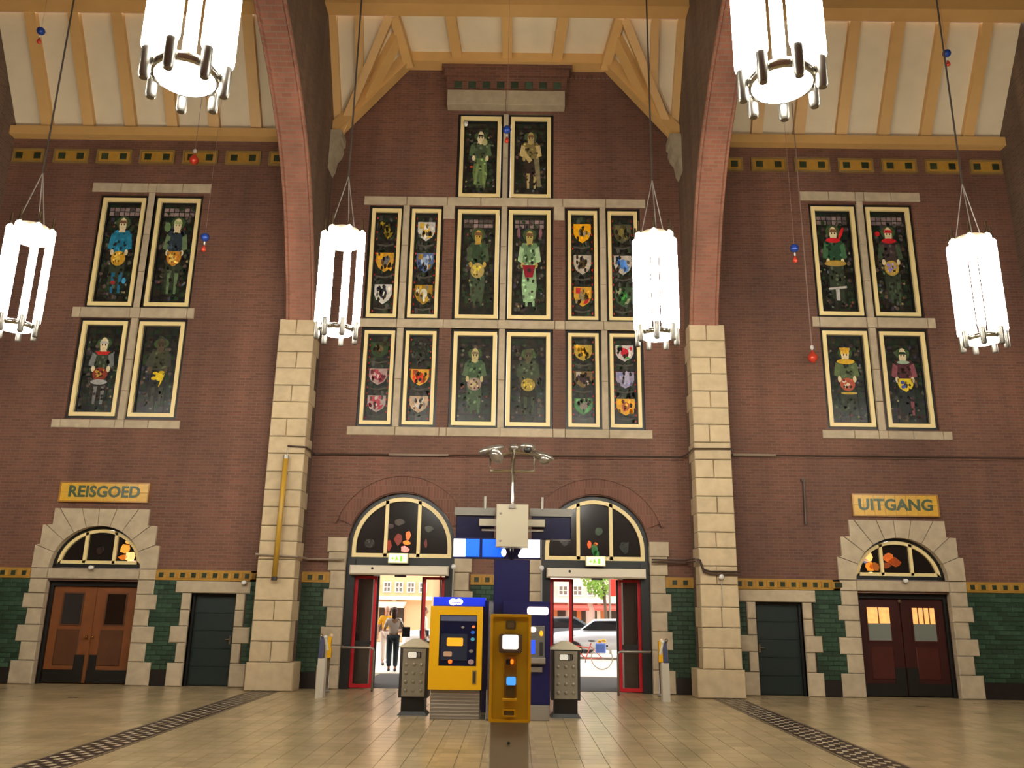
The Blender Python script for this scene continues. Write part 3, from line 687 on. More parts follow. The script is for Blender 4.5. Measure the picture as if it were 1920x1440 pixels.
# ---------------------------------------------------------------- doors with their stone surrounds
def quoins(t, xe, dirn, spec, m=ST):                 # xe: opening edge, dirn: -1 blocks go left, +1 go right
    z = 0
    for h, wd in spec:
        a, b = (xe - wd, xe) if dirn < 0 else (xe, xe + wd)
        MB().stone(a, b, 19.33, 19.9 if wd < 0 else 19.5, z + .005, z + h - .005, .018).build('stone_block', m, t, fix=False); z += h
def big_surround(c, lab):
    t = trim('stepped stone surround with radiating arch stones around the %s double door' % lab, 'door surround')
    sp = [(.5, .52), (.4, .36), (.36, .5), (.36, .34), (.33, .47), (.32, .38)]
    quoins(t, c - 1.04, -1, sp); quoins(t, c + 1.04, 1, sp)
    for a, b in ((-1.43, -1.05), (-1.05, 1.05), (1.05, 1.43)): MB().stone(c + a + .004, c + b - .004, 19.33, 19.6, 2.275, 2.5, .015).build('stone_block', ST, t, fix=False)
    out = [(1.43, 0), (1.43, .52), (1.32, .53), (1.32, .97), (1.1, .98), (1.1, 1.35), (-1.1, 1.35), (-1.1, .98), (-1.32, .97), (-1.32, .53), (-1.43, .52), (-1.43, 0)]
    ang = [math.atan2(z, x) for x, z in out]
    def hit(a):
        for i in range(len(out) - 1):
            if ang[i] - 1e-6 <= a <= ang[i + 1] + 1e-6:
                (x1, z1), (x2, z2) = out[i], out[i + 1]; dx, dz = math.cos(a), math.sin(a)
                den = dx * (z2 - z1) - dz * (x2 - x1)
                if abs(den) < 1e-9: continue
                k = (x1 * (z2 - z1) - z1 * (x2 - x1)) / den
                return (dx * k, dz * k)
        return out[-1]
    bd = [math.radians(d) for d in (0, 22, 40, 58, 76, 93, 109, 126, 142, 160, 180)]
    for a0, a1 in zip(bd[:-1], bd[1:]):
        a0 += .006; a1 -= .006
        def inn(a):
            k = 1 / math.sqrt((math.cos(a) / 1.04) ** 2 + (math.sin(a) / .96) ** 2); return (math.cos(a) * k, math.sin(a) * k)
        ins = [inn(a0 + (a1 - a0) * i / 4) for i in range(5)]
        o = [hit(a0)] + [p for p, q in zip(out, ang) if a0 + .01 < q < a1 - .01] + [hit(a1)]
        poly = ins[::-1] + o
        MB().xz([(c + x, 2.51 + z) for x, z in poly], 19.34, 19.5).build('arch_stone', ST, t)
    return t
big_surround(SD[0], 'left brown'); big_surround(SD[1], 'right dark red')
def fan(parent, c, z0, rx, zs, rz, fr, mull, glassm, cols, seed, mw=.07):
    # half round fanlight: dark outer rim, cream rim, bottom rail and mullions
    A = lambda k: [(c - rx + k, z0 + k)] + arc(c, zs, rx - k, rz - k, PI, 0, 24) + [(c + rx - k, z0 + k)]
    MB().ring(A(0), A(.08), 19.5, 19.66, True).build('outer_frame', BLACK, parent)
    MB().ring(A(.085), A(.085 + fr), 19.52, 19.64, True).build('frame', CREAM, parent)
    for dx in mull:
        f = semi(c, rx - .1, zs, rz - .1)
        MB().box(c + dx - mw / 2, c + dx + mw / 2, 19.52, 19.63, z0 + .1, f(c + dx)).build('mullion', CREAM, parent, fix=False)
    g = MB().xz(A(.1), 19.58, 19.6).build('pane', glassm, parent)
    r = random.Random(seed)
    for (u, v, ru, rv, col, e) in cols:
        MB().xz([(c + u + ru * (.7 + .5 * r.random()) * math.cos(t), z0 + v + rv * (.7 + .5 * r.random()) * math.sin(t)) for t in (2 * PI * i / 8 for i in range(8))], 19.565, 19.585).build('pane_glow', gm(col, e), parent)  # glowing patches painted on the pane as reflections and outside lights
DG = mat('dark_pane', '1c1714', .15)
def panel_door(parent, x0, x1, z0, z1, y, wood, wood2, glassspec, knob):
    lf = MB().box(x0, x1, y, y + .06, z0, z1).build('door_leaf', wood, parent, fix=False)
    xa, xb = x0 + .16, x1 - .16
    for a, b in ((.24, 1.02), (1.1, 1.18)):
        pass
    MB().stone(xa, xb, y - .02, y + .02, .34, 1.1, .03).build('door_panel', wood2, lf, fix=False)
    return lf
# left brown double door
d = empty('door_1', (SD[0], 19.6, 0), 'orange-brown wooden double door with fanlight under the REISGOED sign', 'door', kind='structure')
WD1 = mat('orange_brown_wood', '74421f', .4, var=.2, scale=3); WD2 = mat('brown_wood_panel', '54301a', .4, var=.2, scale=3)
c = SD[0]
MB().ring([(c - 1.05, 0), (c - 1.05, 2.22), (c + 1.05, 2.22), (c + 1.05, 0)], [(c - .97, 0), (c - .97, 2.12), (c + .97, 2.12), (c + .97, 0)], 19.55, 19.8).build('door_frame', BLACK, d)
bx('door_light_block', BLACK, d, c - 1.04, c + 1.04, 19.74, 19.8, 0, 2.25)  # black sheet added behind the leaves to stop outside light leaking in
for s in (-1, 1):
    x0, x1 = (c - .965, c - .012) if s < 0 else (c + .012, c + .965)
    lf = bx('door_leaf', WD1, d, x0, x1, 19.62, 19.68, .02, 2.11)
    wx0, wx1 = (x0 + .26, x1 - .27) if s < 0 else (x0 + .27, x1 - .26)
    bx('door_window', mat('louvre_dark', '1f140c', .85) if s < 0 else mat('door_dark_glass', '231812', .08), lf, wx0, wx1, 19.608, 19.63, 1.28, 1.95)
    MB().ring([(wx0 - .03, 1.25), (wx1 + .03, 1.25), (wx1 + .03, 1.98), (wx0 - .03, 1.98)], [(wx0, 1.28), (wx1, 1.28), (wx1, 1.95), (wx0, 1.95)], 19.6, 19.63, True).build('window_bead', WD2, lf)
    MB().stone(wx0 - .08, wx1 + .04, 19.605, 19.64, .38, 1.17, .02).build('door_panel', WD2, lf, fix=False)
    bx('kick_plate', BLACK, lf, x0 + .01, x1 - .06 if s < 0 else x1 - .01, 19.6, 19.63, .03, .3)
    a, b = (x1 - .28, x1 - .06) if s < 0 else (x0 + .03, x0 + .2)
    bx('kick_plate', BLACK, lf, a, b, 19.6, 19.63, .3, .62)
    MB().ell((x1 - .06 if s < 0 else x0 + .06, 19.58, 1.0), (.025, .03, .035), 8, 6).build('door_handle', mat('brass', 'a8803c', .25, 1.), lf, smooth=True)
bx('closing_strip', WD1, d, c - .03, c + .02, 19.59, 19.62, .02, 2.11)
fan(d, c, 2.53, 1.05, 2.56, .93, .075, (-.35, .33), DG, [(.55, .45, .13, .12, 'd8842c', 1.2), (.68, .28, .12, .12, 'e8b070', 1.3), (.52, .25, .1, .07, 'b8641c', .6), (.62, .6, .08, .06, 'e0a040', 1.), (.72, .14, .13, .04, 'e8b8b0', 1.2), (-.05, .4, .1, .1, '2c1c18', .05)], 3)
# right dark red double door
c = SD[1]
d = empty('door_2', (c, 19.6, 0), 'dark red wooden double door with lit windows under the UITGANG sign', 'door', kind='structure')
WR1 = mat('dark_red_wood', '361310', .35, var=.2, scale=3); WR2 = mat('dark_red_panel', '431a13', .35, var=.2, scale=3)
MB().ring([(c - 1.05, 0), (c - 1.05, 2.22), (c + 1.05, 2.22), (c + 1.05, 0)], [(c - .97, 0), (c - .97, 2.12), (c + .97, 2.12), (c + .97, 0)], 19.55, 19.8).build('door_frame', BLACK, d)
bx('door_light_block', BLACK, d, c - 1.04, c + 1.04, 19.74, 19.8, 0, 2.25)  # same added sheet, blocks light leaks round the red door
for s in (-1, 1):
    x0, x1 = (c - .965, c - .008) if s < 0 else (c + .008, c + .965)
    lf = bx('door_leaf', WR1, d, x0, x1, 19.62, 19.68, .02, 2.11)
    wx0, wx1 = (x0 + .2, x1 - .25) if s < 0 else (x0 + .25, x1 - .2)
    bx('lit_pane', mat('lit_curtain', 'e8a860', .5, emit=.9, var=.35, scale=9), lf, wx0, wx1, 19.608, 19.63, 1.57, 1.92)
    for i in range(3 if s > 0 else 1): x = wx0 + (wx1 - wx0) * (i + 1) / (4 if s > 0 else 2); bx('curtain_fold', WD1, lf, x - .012, x + .012, 19.6, 19.61, 1.57, 1.92)
    bx('frosted_pane', mat('frosted_pane', '6f7268', .4), lf, wx0, wx1, 19.608, 19.63, 1.2, 1.57)
    MB().ring([(wx0 - .03, 1.17), (wx1 + .03, 1.17), (wx1 + .03, 1.95), (wx0 - .03, 1.95)], [(wx0, 1.2), (wx1, 1.2), (wx1, 1.92), (wx0, 1.92)], 19.6, 19.63, True).build('window_bead', WR2, lf)
    MB().stone(wx0, wx1 + .02, 19.605, 19.64, .36, 1.08, .02).build('door_panel', WR2, lf, fix=False)
    bx('kick_plate', BLACK, lf, x0 + .01, x1 - .01, 19.6, 19.63, .03, .28)
    a, b = (x1 - .25, x1 - .01) if s < 0 else (x0 + .01, x0 + .25)
    bx('kick_plate', BLACK, lf, a, b, 19.598, 19.63, .28, .62)
MB().ell((c - .02, 19.56, 2.06), (.05, .04, .05), 8, 6).build('door_closer', mat('dark_bronze', '5a4630', .4, .6), d, smooth=True)
fan(d, c, 2.53, 1.05, 2.56, .93, .075, (-.35, .33), DG, [(-.66, .5, .13, .12, 'e8a860', 1.3), (-.62, .3, .1, .12, 'd87820', 1.), (-.5, .28, .12, .1, '8a4a1c', .5), (-.15, .5, .14, .12, 'b0521c', .7), (-.02, .4, .16, .1, '8a3c18', .4), (-.25, .32, .12, .08, '7a3a1c', .4), (-.6, .14, .1, .04, 'e8d8a0', 1.2), (-.72, .42, .07, .05, '7a7a98', .4)], 5)
# small doors
def small_door(n, x0, x1, lab, slab_):
    t = trim('stone surround of the small dark green door %s' % slab_, 'door surround')
    sp = [(.5, .36), (.42, .2), (.36, .38), (.35, .2), (.37, .2)]
    quoins(t, x0, -1, sp); quoins(t, x1, 1, sp)
    MB().stone(x0 - .36, x1 + .3, 19.33, 19.5, 2.005, 2.262, .018).build('stone_block', ST, t, fix=False)
    d = empty('door_%d' % n, ((x0 + x1) / 2, 19.6, 0), lab, 'door', kind='structure')
    MB().ring([(x0, 0), (x0, 2.0), (x1, 2.0), (x1, 0)], [(x0 + .05, 0), (x0 + .05, 1.95), (x1 - .05, 1.95), (x1 - .05, 0)], 19.5, 19.7).build('door_frame', BLACK, d)
    bx('door_light_block', BLACK, d, x0, x1, 19.68, 19.74, 0, 2.02)  # added sheet that keeps outside light from showing round the leaf
    lf = bx('door_leaf', DGREEN, d, x0 + .05, x1 - .05, 19.58, 19.64, .01, 1.95)
    for i in range(5): MB().stone(x0 + .07, x1 - .07, 19.568, 19.59, .03 + i * .385, .03 + i * .385 + .375, .006).build('plank', DGREEN, lf, fix=False)
    hx = x1 - .12 if n == 3 else x0 + .1
    MB().tube([(hx, 19.56, 1.0), (hx, 19.53, 1.0), (hx + (.1 if n == 4 else -.1), 19.53, 1.0)], .012, 6).box(hx - .02, hx + .02, 19.56, 19.57, .9, 1.08).build('door_handle', CHROME, lf)
small_door(3, *SM[0], 'small dark green plank door left of the left stone pillar', 'beside the left pillar')
small_door(4, *SM[1], 'small dark green plank door right of the right stone pillar', 'beside the right pillar')
# automatic entrances
HEAD = mat('beige_header', 'd8cbb4', .45)
for k, c in enumerate(AD):
    lab = ('left', 'right')[k]
    t = trim('brick arch and stone jambs of the %s entrance' % lab, 'door surround')
    sp = [(.55, .36), (.42, .3), (.4, .34), (.42, .46), (.38, .3), (.4, .34), (.4, .46), (.33, .34)]
    sp2 = [(.5, .5), (.42, .34), (.4, .46), (.42, .36), (.4, .46), (.4, .34), (.42, .4), (.34, .44)]
    out = sp if k == 0 else sp2
    z = 0
    for h, wd in sp2:
        for s in (-1, 1):
            inside = (s > 0) == (k == 0)
            if inside: wd_ = min(wd, .44)
            else: wd_ = wd
            a, b = (c - 1.24 - wd_, c - 1.235) if s < 0 else (c + 1.235, c + 1.24 + wd_)
            MB().stone(a, b, 19.34, 19.5, z + .005, z + h - .005, .016).build('stone_block', ST, t, fix=False)
        z += h
    MB().ring(arc(c, 3.12, 1.6, 1.6, PI * .88, PI * .12, 40), arc(c, 3.12, 1.245, 1.245, PI * .88, PI * .12, 40), 19.35, 19.45).build('brick_arch_ring', brickmat('brick_radial', '6c4030', '5c3626', '6a4d3c', 'xz', .07, .3), t)
    MB().ring(arc(c, 3.12, 1.66, 1.66, PI * .9, PI * .1, 40), arc(c, 3.12, 1.6, 1.6, PI * .9, PI * .1, 40), 19.32, 19.45).build('arch_moulding', BR, t)
    d = empty('door_%d' % (5 + k), (c, 19.7, 0), 'automatic sliding entrance with red frames and arched fanlight, on the %s' % lab, 'door', kind='structure')
    Rr = 1.235
    for s in (-1, 1): bx('door_jamb', BLACK, d, *sorted((c + s * 1.235, c + s * 1.03)), 19.42, 19.85, 0, 2.8)
    bx('transom_beam', BLACK, d, c - 1.235, c + 1.235, 19.45, 19.85, 2.66, 2.84)
    cols = ([(-.1, .5, .1, .14, '7a2a1c', .3), (.12, .6, .06, .12, 'e0602c', 1.2), (.1, .42, .1, .05, 'f06a20', 1.5), (.06, .28, .1, .08, 'f07a70', 1.3), (.12, .12, .09, .06, 'd86a70', .8), (-.3, .35, .05, .15, '8a2c18', .4), (-.3, .8, .12, .06, '3c2420', .1), (-.1, .9, .14, .08, '3a2c20', .1), (.55, .4, .04, .12, '5c2018', .3), (.6, .75, .12, .07, '2c2c1c', .1), (-.75, .4, .12, .1, '241f18', .1)] if k == 0 else
            [(-.12, .45, .05, .1, 'c84a1c', .9), (0, .35, .1, .14, '1f5a24', .4), (.04, .22, .08, .12, '24682a', .4), (.02, .46, .05, .04, 'd8642c', .8), (.1, .75, .12, .1, '24381c', .1), (-.1, .08, .12, .05, 'a8402c', .5), (.7, .4, .12, .15, '20241c', .1), (-.7, .5, .1, .1, '241f18', .1)])
    fan(d, c, 2.78, 1.235, 3.1, 1.235, .09, (-.38, .38), DG, cols, 11 + k, .08)
    hd = MB().stone(c - 1.12, c + 1.12, 19.2, 19.5, 2.46, 2.67, .03).build('door_operator', HEAD, d, fix=False)
    bx('sensor', DGREY, hd, c - .2 + .1, c + .05 + .1, 19.3, 19.42, 2.42, 2.462)
    MB().ell((c - .6, 19.2, 2.6), (.03, .02, .03), 8, 6).build('sensor_lens', DGREY, hd)
    for s in (-1, 1):
        for q, (xa, xb, y) in enumerate(((.53, 1.03, 19.56), )):
            x0, x1 = sorted((c + s * xa, c + s * xb))
            g = .065
            fr = MB().box(x0, x0 + g, y, y + .06, .02, 2.44).box(x1 - g, x1, y, y + .06, .02, 2.44).box(x0 + g, x1 - g, y, y + .06, 2.38, 2.44).box(x0 + g, x1 - g, y, y + .06, .02, .1).build('red_leaf_frame', RED, d)
            bx('mid_rail', BLACK, fr, x0 + g, x1 - g, y + .01, y + .05, .92, 1.02)
            bx('glass_pane', GLASS, fr, x0 + g, x1 - g, y + .025, y + .035, .1, 2.38)
            # slid-open inner leaf behind the fixed one
            x0b, x1b = (x0 + .04, x1 + .04) if s < 0 else (x0 - .04, x1 - .04)
            MB().box(x0b, x0b + .05, y + .1, y + .15, .02, 2.44).box(x1b - .05, x1b, y + .1, y + .15, .02, 2.44).build('dark_leaf_stile', BLACK, d)
    # chrome grab rail in front of the outer leaf
    o = -1 if k == 0 else 1
    xo, xi = c + o * 1.12, c + o * .42
    MB().tube([(xo + o * .06, 19.3, .9), (xo, 18.95, .9), (xi + o * .08, 18.95, .9), (xi + o * .02, 18.95, .88), (xi, 18.95, .82), (xi, 18.95, 0)], .026, 8).build('grab_rail', STEEL, d, smooth=True)
MAT_ = mat('door_mat', '3a3430', .9, var=.2, scale=30)
for k, c in enumerate(AD):
    tag(MB().stone(c - 1.0, c + 1.0, 19.75, 23.8, 0.0, .006, .001).build('door_mat', MAT_, fix=False), 'dark ribbed entrance mat in the %s doorway' % ('left', 'right')[k], 'mat')

# ---------------------------------------------------------------- pendant lamps
def lamp(label):
    r = empty('pendant_lamp', (0, 0, 0), label, 'pendant lamp', 'chrome tube pendants hanging in the hall')
    R0, RT = .235, .29; zb, zt = .14, 1.58
    MB().lathe([(R0 - .005, 0), (R0 + .02, .01), (R0 + .02, .07), (R0 - .005, .08)], n=28).build('bottom_ring', CHROME, r, smooth=True)
    MB().lathe([(.02, -.012), (R0 - .02, -.012), (R0 - .01, .0), (R0 - .02, .012)], n=28).build('light_disc', DISCM, r)
    MB().lathe([(R0 - .03, 1.38), (R0, 1.4), (R0, 1.62), (R0 - .03, 1.64)], n=28).build('top_drum', mat('lamp_drum', 'c9b79c', .4, .3), r, smooth=True)
    for k in range(7):
        a = 2 * PI * (k + .25) / 7; x, y = RT * math.cos(a), RT * math.sin(a)
        MB().lathe([(.045, zb), (.054, zb + .03), (.054, zt - .03), (.04, zt)], x, y, 12).build('light_tube', TUBEM, r, smooth=True)
        cl = MB().lathe([(.03, -.12), (.042, -.1), (.042, zb - .002), (.03, zb)], x, y, 10)
        cl.box(*sorted((x * .78, x)), *sorted((y * .78, y + .001)), .02, .05)
        smooth_by_angle(cl.build('tube_holder', mat('holder_chrome', '8a857c', .35, .9), r))
        MB().lathe([(.03, zt), (.03, zt + .05), (.018, zt + .06), (.018, zt + .2), (.01, zt + .21)], x, y, 8).build('tube_cap', CHROME, r, smooth=True)
    for k in range(3):
        a = 2 * PI * k / 3 + .4
        MB().tube([(.21 * math.cos(a), .21 * math.sin(a), 1.64), (0, 0, 2.55)], .008, 5).build('suspension_wire', STEEL, r)
    return r
ZL = 5.66
spots = [(-7.42, 11.6, 'far-row pendant lamp cut by the left edge, left of the left bay windows'), (-2.66, 11.6, 'far-row pendant lamp in front of the left stone pillar top'),
         (2.04, 11.6, 'far-row pendant lamp right of centre, over the blue chevron window'), (6.82, 11.6, 'far-row pendant lamp near the right edge, right of the right bay windows'),
         (-2.57, 5.52, 'near pendant lamp seen from below, at the top left'), (1.98, 5.52, 'near pendant lamp seen from below, at the top right'),
         (-7.42, 5.6, 'added near-row pendant lamp outside the view on the left'), (6.82, 5.6, 'added near-row pendant lamp outside the view on the right'),  # last four lamps are added out of view to light the hall evenly
         (-11.9, 11.6, 'added far-row pendant lamp, unseen beyond the left edge'), (11.3, 11.6, 'added far-row pendant lamp, unseen beyond the right edge')]
L0 = lamp(spots[0][2])
CORD = mat('brown_cable', '3a2f26', .6)
CORD = mat('brown_cable', '3a2f26', .6)
LAMPS = [L0] + [copy_tree(L0) for _ in spots[1:]]
for i, (x, y, lab) in enumerate(spots):
    o = LAMPS[i]; zr = roof_z(y) + .1 - ZL
    cb = MB().tube([(0, 0, 2.54), (0, 0, zr)], .014, 6).build('cable', CORD); cb.parent = o
    o.location = (x, y, ZL); o.rotation_euler[2] = math.radians((199.7, 180, 247.1, 226.7, 256.4, 263.1, 0, 0, 0, 0)[i]); o['label'] = lab

# ---------------------------------------------------------------- tiled name signs, written in glazed letters
def text(name, s, size, m, parent, loc, depth=.006, rot=(PI / 2, 0, 0), bold=0., ax='CENTER', sx=1., space=1.):
    cu = bpy.data.curves.new(name, 'FONT'); cu.body = s; cu.size = size; cu.align_x = ax; cu.align_y = 'CENTER'; cu.extrude = depth; cu.offset = bold; cu.resolution_u = 3; cu.space_character = space
    cu.materials.append(m); o = link(name, cu); bpy.context.view_layer.update(); me = bpy.data.meshes.new_from_object(o); bpy.data.objects.remove(o); o = link(name, me, parent); off = wloc(parent)
    o.location = (loc[0] - off[0], loc[1] - off[1], loc[2] - off[2]); o.rotation_euler = rot; o.scale = (sx, 1, 1); return o
SIGNY = mat('yellow_sign_tile', 'c99a2e', .3, var=.12, scale=6); SIGNG = mat('green_letter', '3a4a2c', .35)
for c, z, wd, h, s, side in ((-9.6, 4.245, 2.06, .43, 'REISGOED', 'left'), (8.8, 4.21, 1.96, .48, 'UITGANG', 'right')):
    t = tag(bpy.data.objects.new('tile_sign', None), 'yellow tile sign reading %s over the %s double door' % (s, side), 'sign'); C.objects.link(t); t.location = (c, 19.36, z - h / 2)
    n = 8; tw = wd / n
    for i in range(n):
        for j in range(2): tile('sign_tile', SIGNY, t, tw - .004, h / 2 - .004, .06, (c - wd / 2 + i * tw, 19.345, z - h / 2 + j * h / 2), .004)
    MB().ring([(c - wd / 2 - .02, z - h / 2 - .02), (c + wd / 2 + .02, z - h / 2 - .02), (c + wd / 2 + .02, z + h / 2 + .02), (c - wd / 2 - .02, z + h / 2 + .02)], [(c - wd / 2 + .01, z - h / 2 + .01), (c + wd / 2 - .01, z - h / 2 + .01), (c + wd / 2 - .01, z + h / 2 - .01), (c - wd / 2 + .01, z + h / 2 - .01)], 19.33, 19.42, True).build('sign_border', mat('ochre_border', '9a6a1e', .35), t)
    LET = text('lettering', s, .36, SIGNG, t, (c, 19.342, z), .006, bold=.011, sx=1.0 if side == 'left' else 1.06, space=1.02)

# ---------------------------------------------------------------- small baubles hanging on threads
BLU = mat('blue_foil', '24418f', .2, .3); RDF = mat('red_foil', 'c8402a', .25, .2); WHT = mat('white_foil', 'd8d4cc', .3)
THR = mat('pale_thread', '8a6f62', .6)
for (x, y, z, lab) in ((-11.19, 16.5, 14.57, 'top left corner under the rafters'), (-6.79, 16.5, 9.42, 'right of the left bay windows'), (5.91, 16.5, 9.34, 'left of the right bay windows'), (9.76, 16.5, 14.24, 'top right under the rafters'), (-.31, 16.5, 12.13, 'before the mullion of the topmost windows')):
    b = empty('hanging_bauble', (x, y, z), 'blue ball with a red drop, ' + lab, 'bauble', 'blue hanging baubles')
    MB().ell((x, y, z), (.095, .095, .095), 12, 8).build('blue_ball', BLU, b, smooth=True)
    MB().lathe([(.01, z - .1), (.02, z - .13), (.015, z - .18)], x, y, 8).build('white_link', WHT, b, smooth=True)
    MB().lathe([(.01, z - .34), (.05, z - .31), (.045, z - .26), (.012, z - .18)], x, y, 10).build('red_drop', RDF, b, smooth=True)
    MB().tube([(x, y, z + .09), (x, y, roof_z(y) + .05)], .004, 4).build('thread', THR, b)
for (x, y, z, zt, lab) in ((-8.3, 18.9, 12.72, 14.6, 'in front of the left tile frieze'), (7.0, 18.9, 7.69, 14.5, 'on a long thread beside the lower right bay windows')):
    b = empty('hanging_bauble', (x, y, z), 'red teardrop bauble ' + lab, 'bauble')
    MB().lathe([(.01, z - .2), (.1, z - .13), (.12, z - .05), (.05, z + .06), (.015, z + .12)], x, y, 12).build('red_drop', RDF, b, smooth=True)
    MB().lathe([(.012, z + .12), (.045, z + .16), (.04, z + .22), (.01, z + .25)], x, y, 10).build('white_top', WHT, b, smooth=True)
    MB().tube([(x, y, z + .24), (x, y, zt)], .014 if z < 8 else .006, 5).build('thread', THR, b)
b = empty('ceiling_detector', (-1.45, 19.36, 14.09), 'small white round detector on the corner of the topmost left window', 'detector')
MB().ell((-1.45, 19.38, 14.09), (.06, .05, .08), 10, 6).build('housing', WHT, b, smooth=True)

# ---------------------------------------------------------------- pipes, conduits and small fittings
PIPE = mat('dark_conduit', '4a3a30', .4, .3); PIPEL = mat('pale_conduit', '9a8a78', .4, .3)
p = empty('upper_conduit', (-4.6, 19.3, 5.24), 'thin conduit running across the wall and pillars below the window sills', 'conduit')
MB().tube([(-5.2, 18.59, 5.26), (-4.78, 18.59, 5.24), (-4.76, 19.3, 5.22), (-4.6, 19.33, 5.22), (-.5, 19.33, 5.24), (3.9, 19.33, 5.27), (3.98, 19.0, 5.3), (4.0, 18.58, 5.33), (4.9, 18.58, 5.34)], .022, 6).build('pipe', PIPE, p)
MB().tube([(4.92, 18.7, 5.34), (4.95, 19.33, 5.34), (12.4, 19.33, 5.36)], .02, 6).build('pipe', PIPE, p)
MB().tube([(-3.0, 19.32, 5.225), (-1.6, 19.32, 5.232)], .028, 6).build('coupling', PIPEL, p); MB().tube([(5.1, 19.32, 5.34), (6.1, 19.32, 5.345)], .03, 6).build('coupling', PIPEL, p)
p = empty('lower_conduit', (-5.6, 18.6, 2.85), 'pale conduit bent around the left pillar to the left entrance', 'conduit')
MB().tube([(-5.7, 18.58, 2.84), (-4.78, 18.58, 2.8), (-4.74, 19.0, 2.8), (-4.7, 19.3, 2.79), (-3.88, 19.24, 2.79)], .022, 6).build('pipe', PIPEL, p)
p = empty('lower_conduit', (3.1, 19.3, 2.9), 'dark double conduit bent around the right pillar below its lamp knob', 'conduit')
for dz in (0, -.06): MB().tube([(3.1, 19.24, 2.89 + dz), (3.9, 19.3, 2.89 + dz), (3.96, 18.58, 2.89 + dz), (4.05, 18.57, 2.86 + dz), (4.12, 18.57, 2.66 + dz), (4.25, 18.57, 2.62 + dz), (4.92, 18.57, 2.62 + dz)], .02, 6).build('pipe', PIPE, p)
kn = empty('wall_knob', (4.5, 18.55, 2.5), 'small white round sensor on the right stone pillar', 'sensor')
MB().ell((4.5, 18.56, 2.5), (.06, .06, .06), 12, 8).build('lens', WHT, kn, smooth=True); MB().box(4.46, 4.54, 18.59, 18.62, 2.46, 2.58).build('mount', GREY, kn)
MB().tube([(4.5, 18.6, 2.44), (4.5, 18.6, 1.9)], .008, 5).build('lead', STEEL, kn)
ys = empty('yellow_pole', (-5.22, 18.55, 2.29), 'long yellow ochre tube fixed to the left stone pillar', 'pole')
MB().tube([(-5.22, 18.5, 2.34), (-5.19, 18.5, 4.98)], .058, 10).build('tube', mat('ochre_tube', 'b0872c', .4), ys, smooth=True)
for z in (2.31, 4.98): MB().tube([(-5.22 + (.03 if z > 4 else 0), 18.5, z - .03), (-5.22 + (.03 if z > 4 else 0), 18.5, z + .05)], .064, 10).build('end_cap', DGREY if z < 3 else STEEL, ys)
MB().tube([(-5.19, 18.56, 5.03), (-5.19, 18.54, 5.2)], .01, 5).build('lead', STEEL, ys)
MB().box(-5.26, -5.18, 18.58, 18.63, 2.6, 2.66).box(-5.24, -5.15, 18.58, 18.63, 4.6, 4.66).build('bracket', STEEL, ys)
dk = empty('downpipe', (6.7, 19.3, 3.73), 'thin dark downpipe on the wall left of the UITGANG sign', 'pipe')
MB().tube([(6.72, 19.36, 4.8), (6.69, 19.36, 3.73)], .03, 6).build('pipe', PIPE, dk); MB().box(6.66, 6.76, 19.34, 19.41, 4.74, 4.8).build('clip', PIPE, dk)
for (x, z, lab) in ((-9.6, 2.52, 'on the lintel of the left brown double door'), (8.8, 2.5, 'on the lintel of the right dark red double door'), (-6.1, 2.24, 'above the small green door beside the left pillar')):
    e = empty('door_sensor', (x, 19.24, z), 'small white round sensor ' + lab, 'sensor')
    MB().ell((x, 19.22, z), (.06, .045, .05), 10, 7).build('lens', WHT, e, smooth=True); MB().box(x - .05, x + .05, 19.24, 19.27, z - .03, z + .05).build('mount', GREY, e)
for k, (x, lab) in enumerate(((-1.38, 'left'), (.6, 'right'))):
    e = empty('pier_lamp_pole', (x, 19.1, 1.6), 'thin steel pole with round ends beside the %s entrance, on the pier' % lab, 'pole')
    MB().tube([(x, 19.15, 1.75), (x, 19.15, 2.62)], .02, 8).build('pole', STEEL, e); MB().ell((x, 19.15, 2.66), (.06, .06, .06), 10, 7).build('white_ball', WHT, e, smooth=True)
    MB().ell((x, 19.15, 1.7), (.05, .05, .06), 10, 7).build('lower_ball', GREY, e, smooth=True); MB().box(x - .02, x + .02, 19.15, 19.27, 2.4, 2.44).build('bracket', STEEL, e)
EXG = mat('exit_glow', 'f4f2b8', .5, emit=1.1); EXD = mat('exit_green', '7fc23a', .5, emit=.8)
for k, c in enumerate(AD):
    x = c - .02
    e = empty('exit_sign', (x, 19.2, 2.73), 'lit pale green emergency exit sign over the %s entrance' % ('left', 'right')[k], 'sign')
    MB().box(x - .22, x + .22, 19.12, 19.3, 2.72, 2.94).build('housing', mat('exit_housing', 'd8d4b0', .4), e)
    MB().box(x - .2, x + .2, 19.11, 19.13, 2.74, 2.92).build('light_panel', EXG, e)
    pr = MB().ell((x - .03, 19.105, 2.865), (.014, .006, .014), 8, 5).xz([(x - .05, 2.85), (x - .01, 2.85), (x + .0, 2.81), (x + .03, 2.79), (x + .02, 2.78), (x - .02, 2.8), (x - .04, 2.765), (x - .07, 2.77), (x - .05, 2.8)], 19.1, 19.112)
    pr.build('running_figure', EXD, e); MB().xz([(x + .05, 2.76), (x + .1, 2.76), (x + .1, 2.88), (x + .05, 2.88)], 19.1, 19.112).build('door_pictogram', EXD, e)
    MB().xz([(x - .15, 2.82), (x - .11, 2.86), (x - .11, 2.83), (x - .08, 2.83), (x - .08, 2.81), (x - .11, 2.81), (x - .11, 2.78)], 19.1, 19.112).build('arrow', EXD, e)

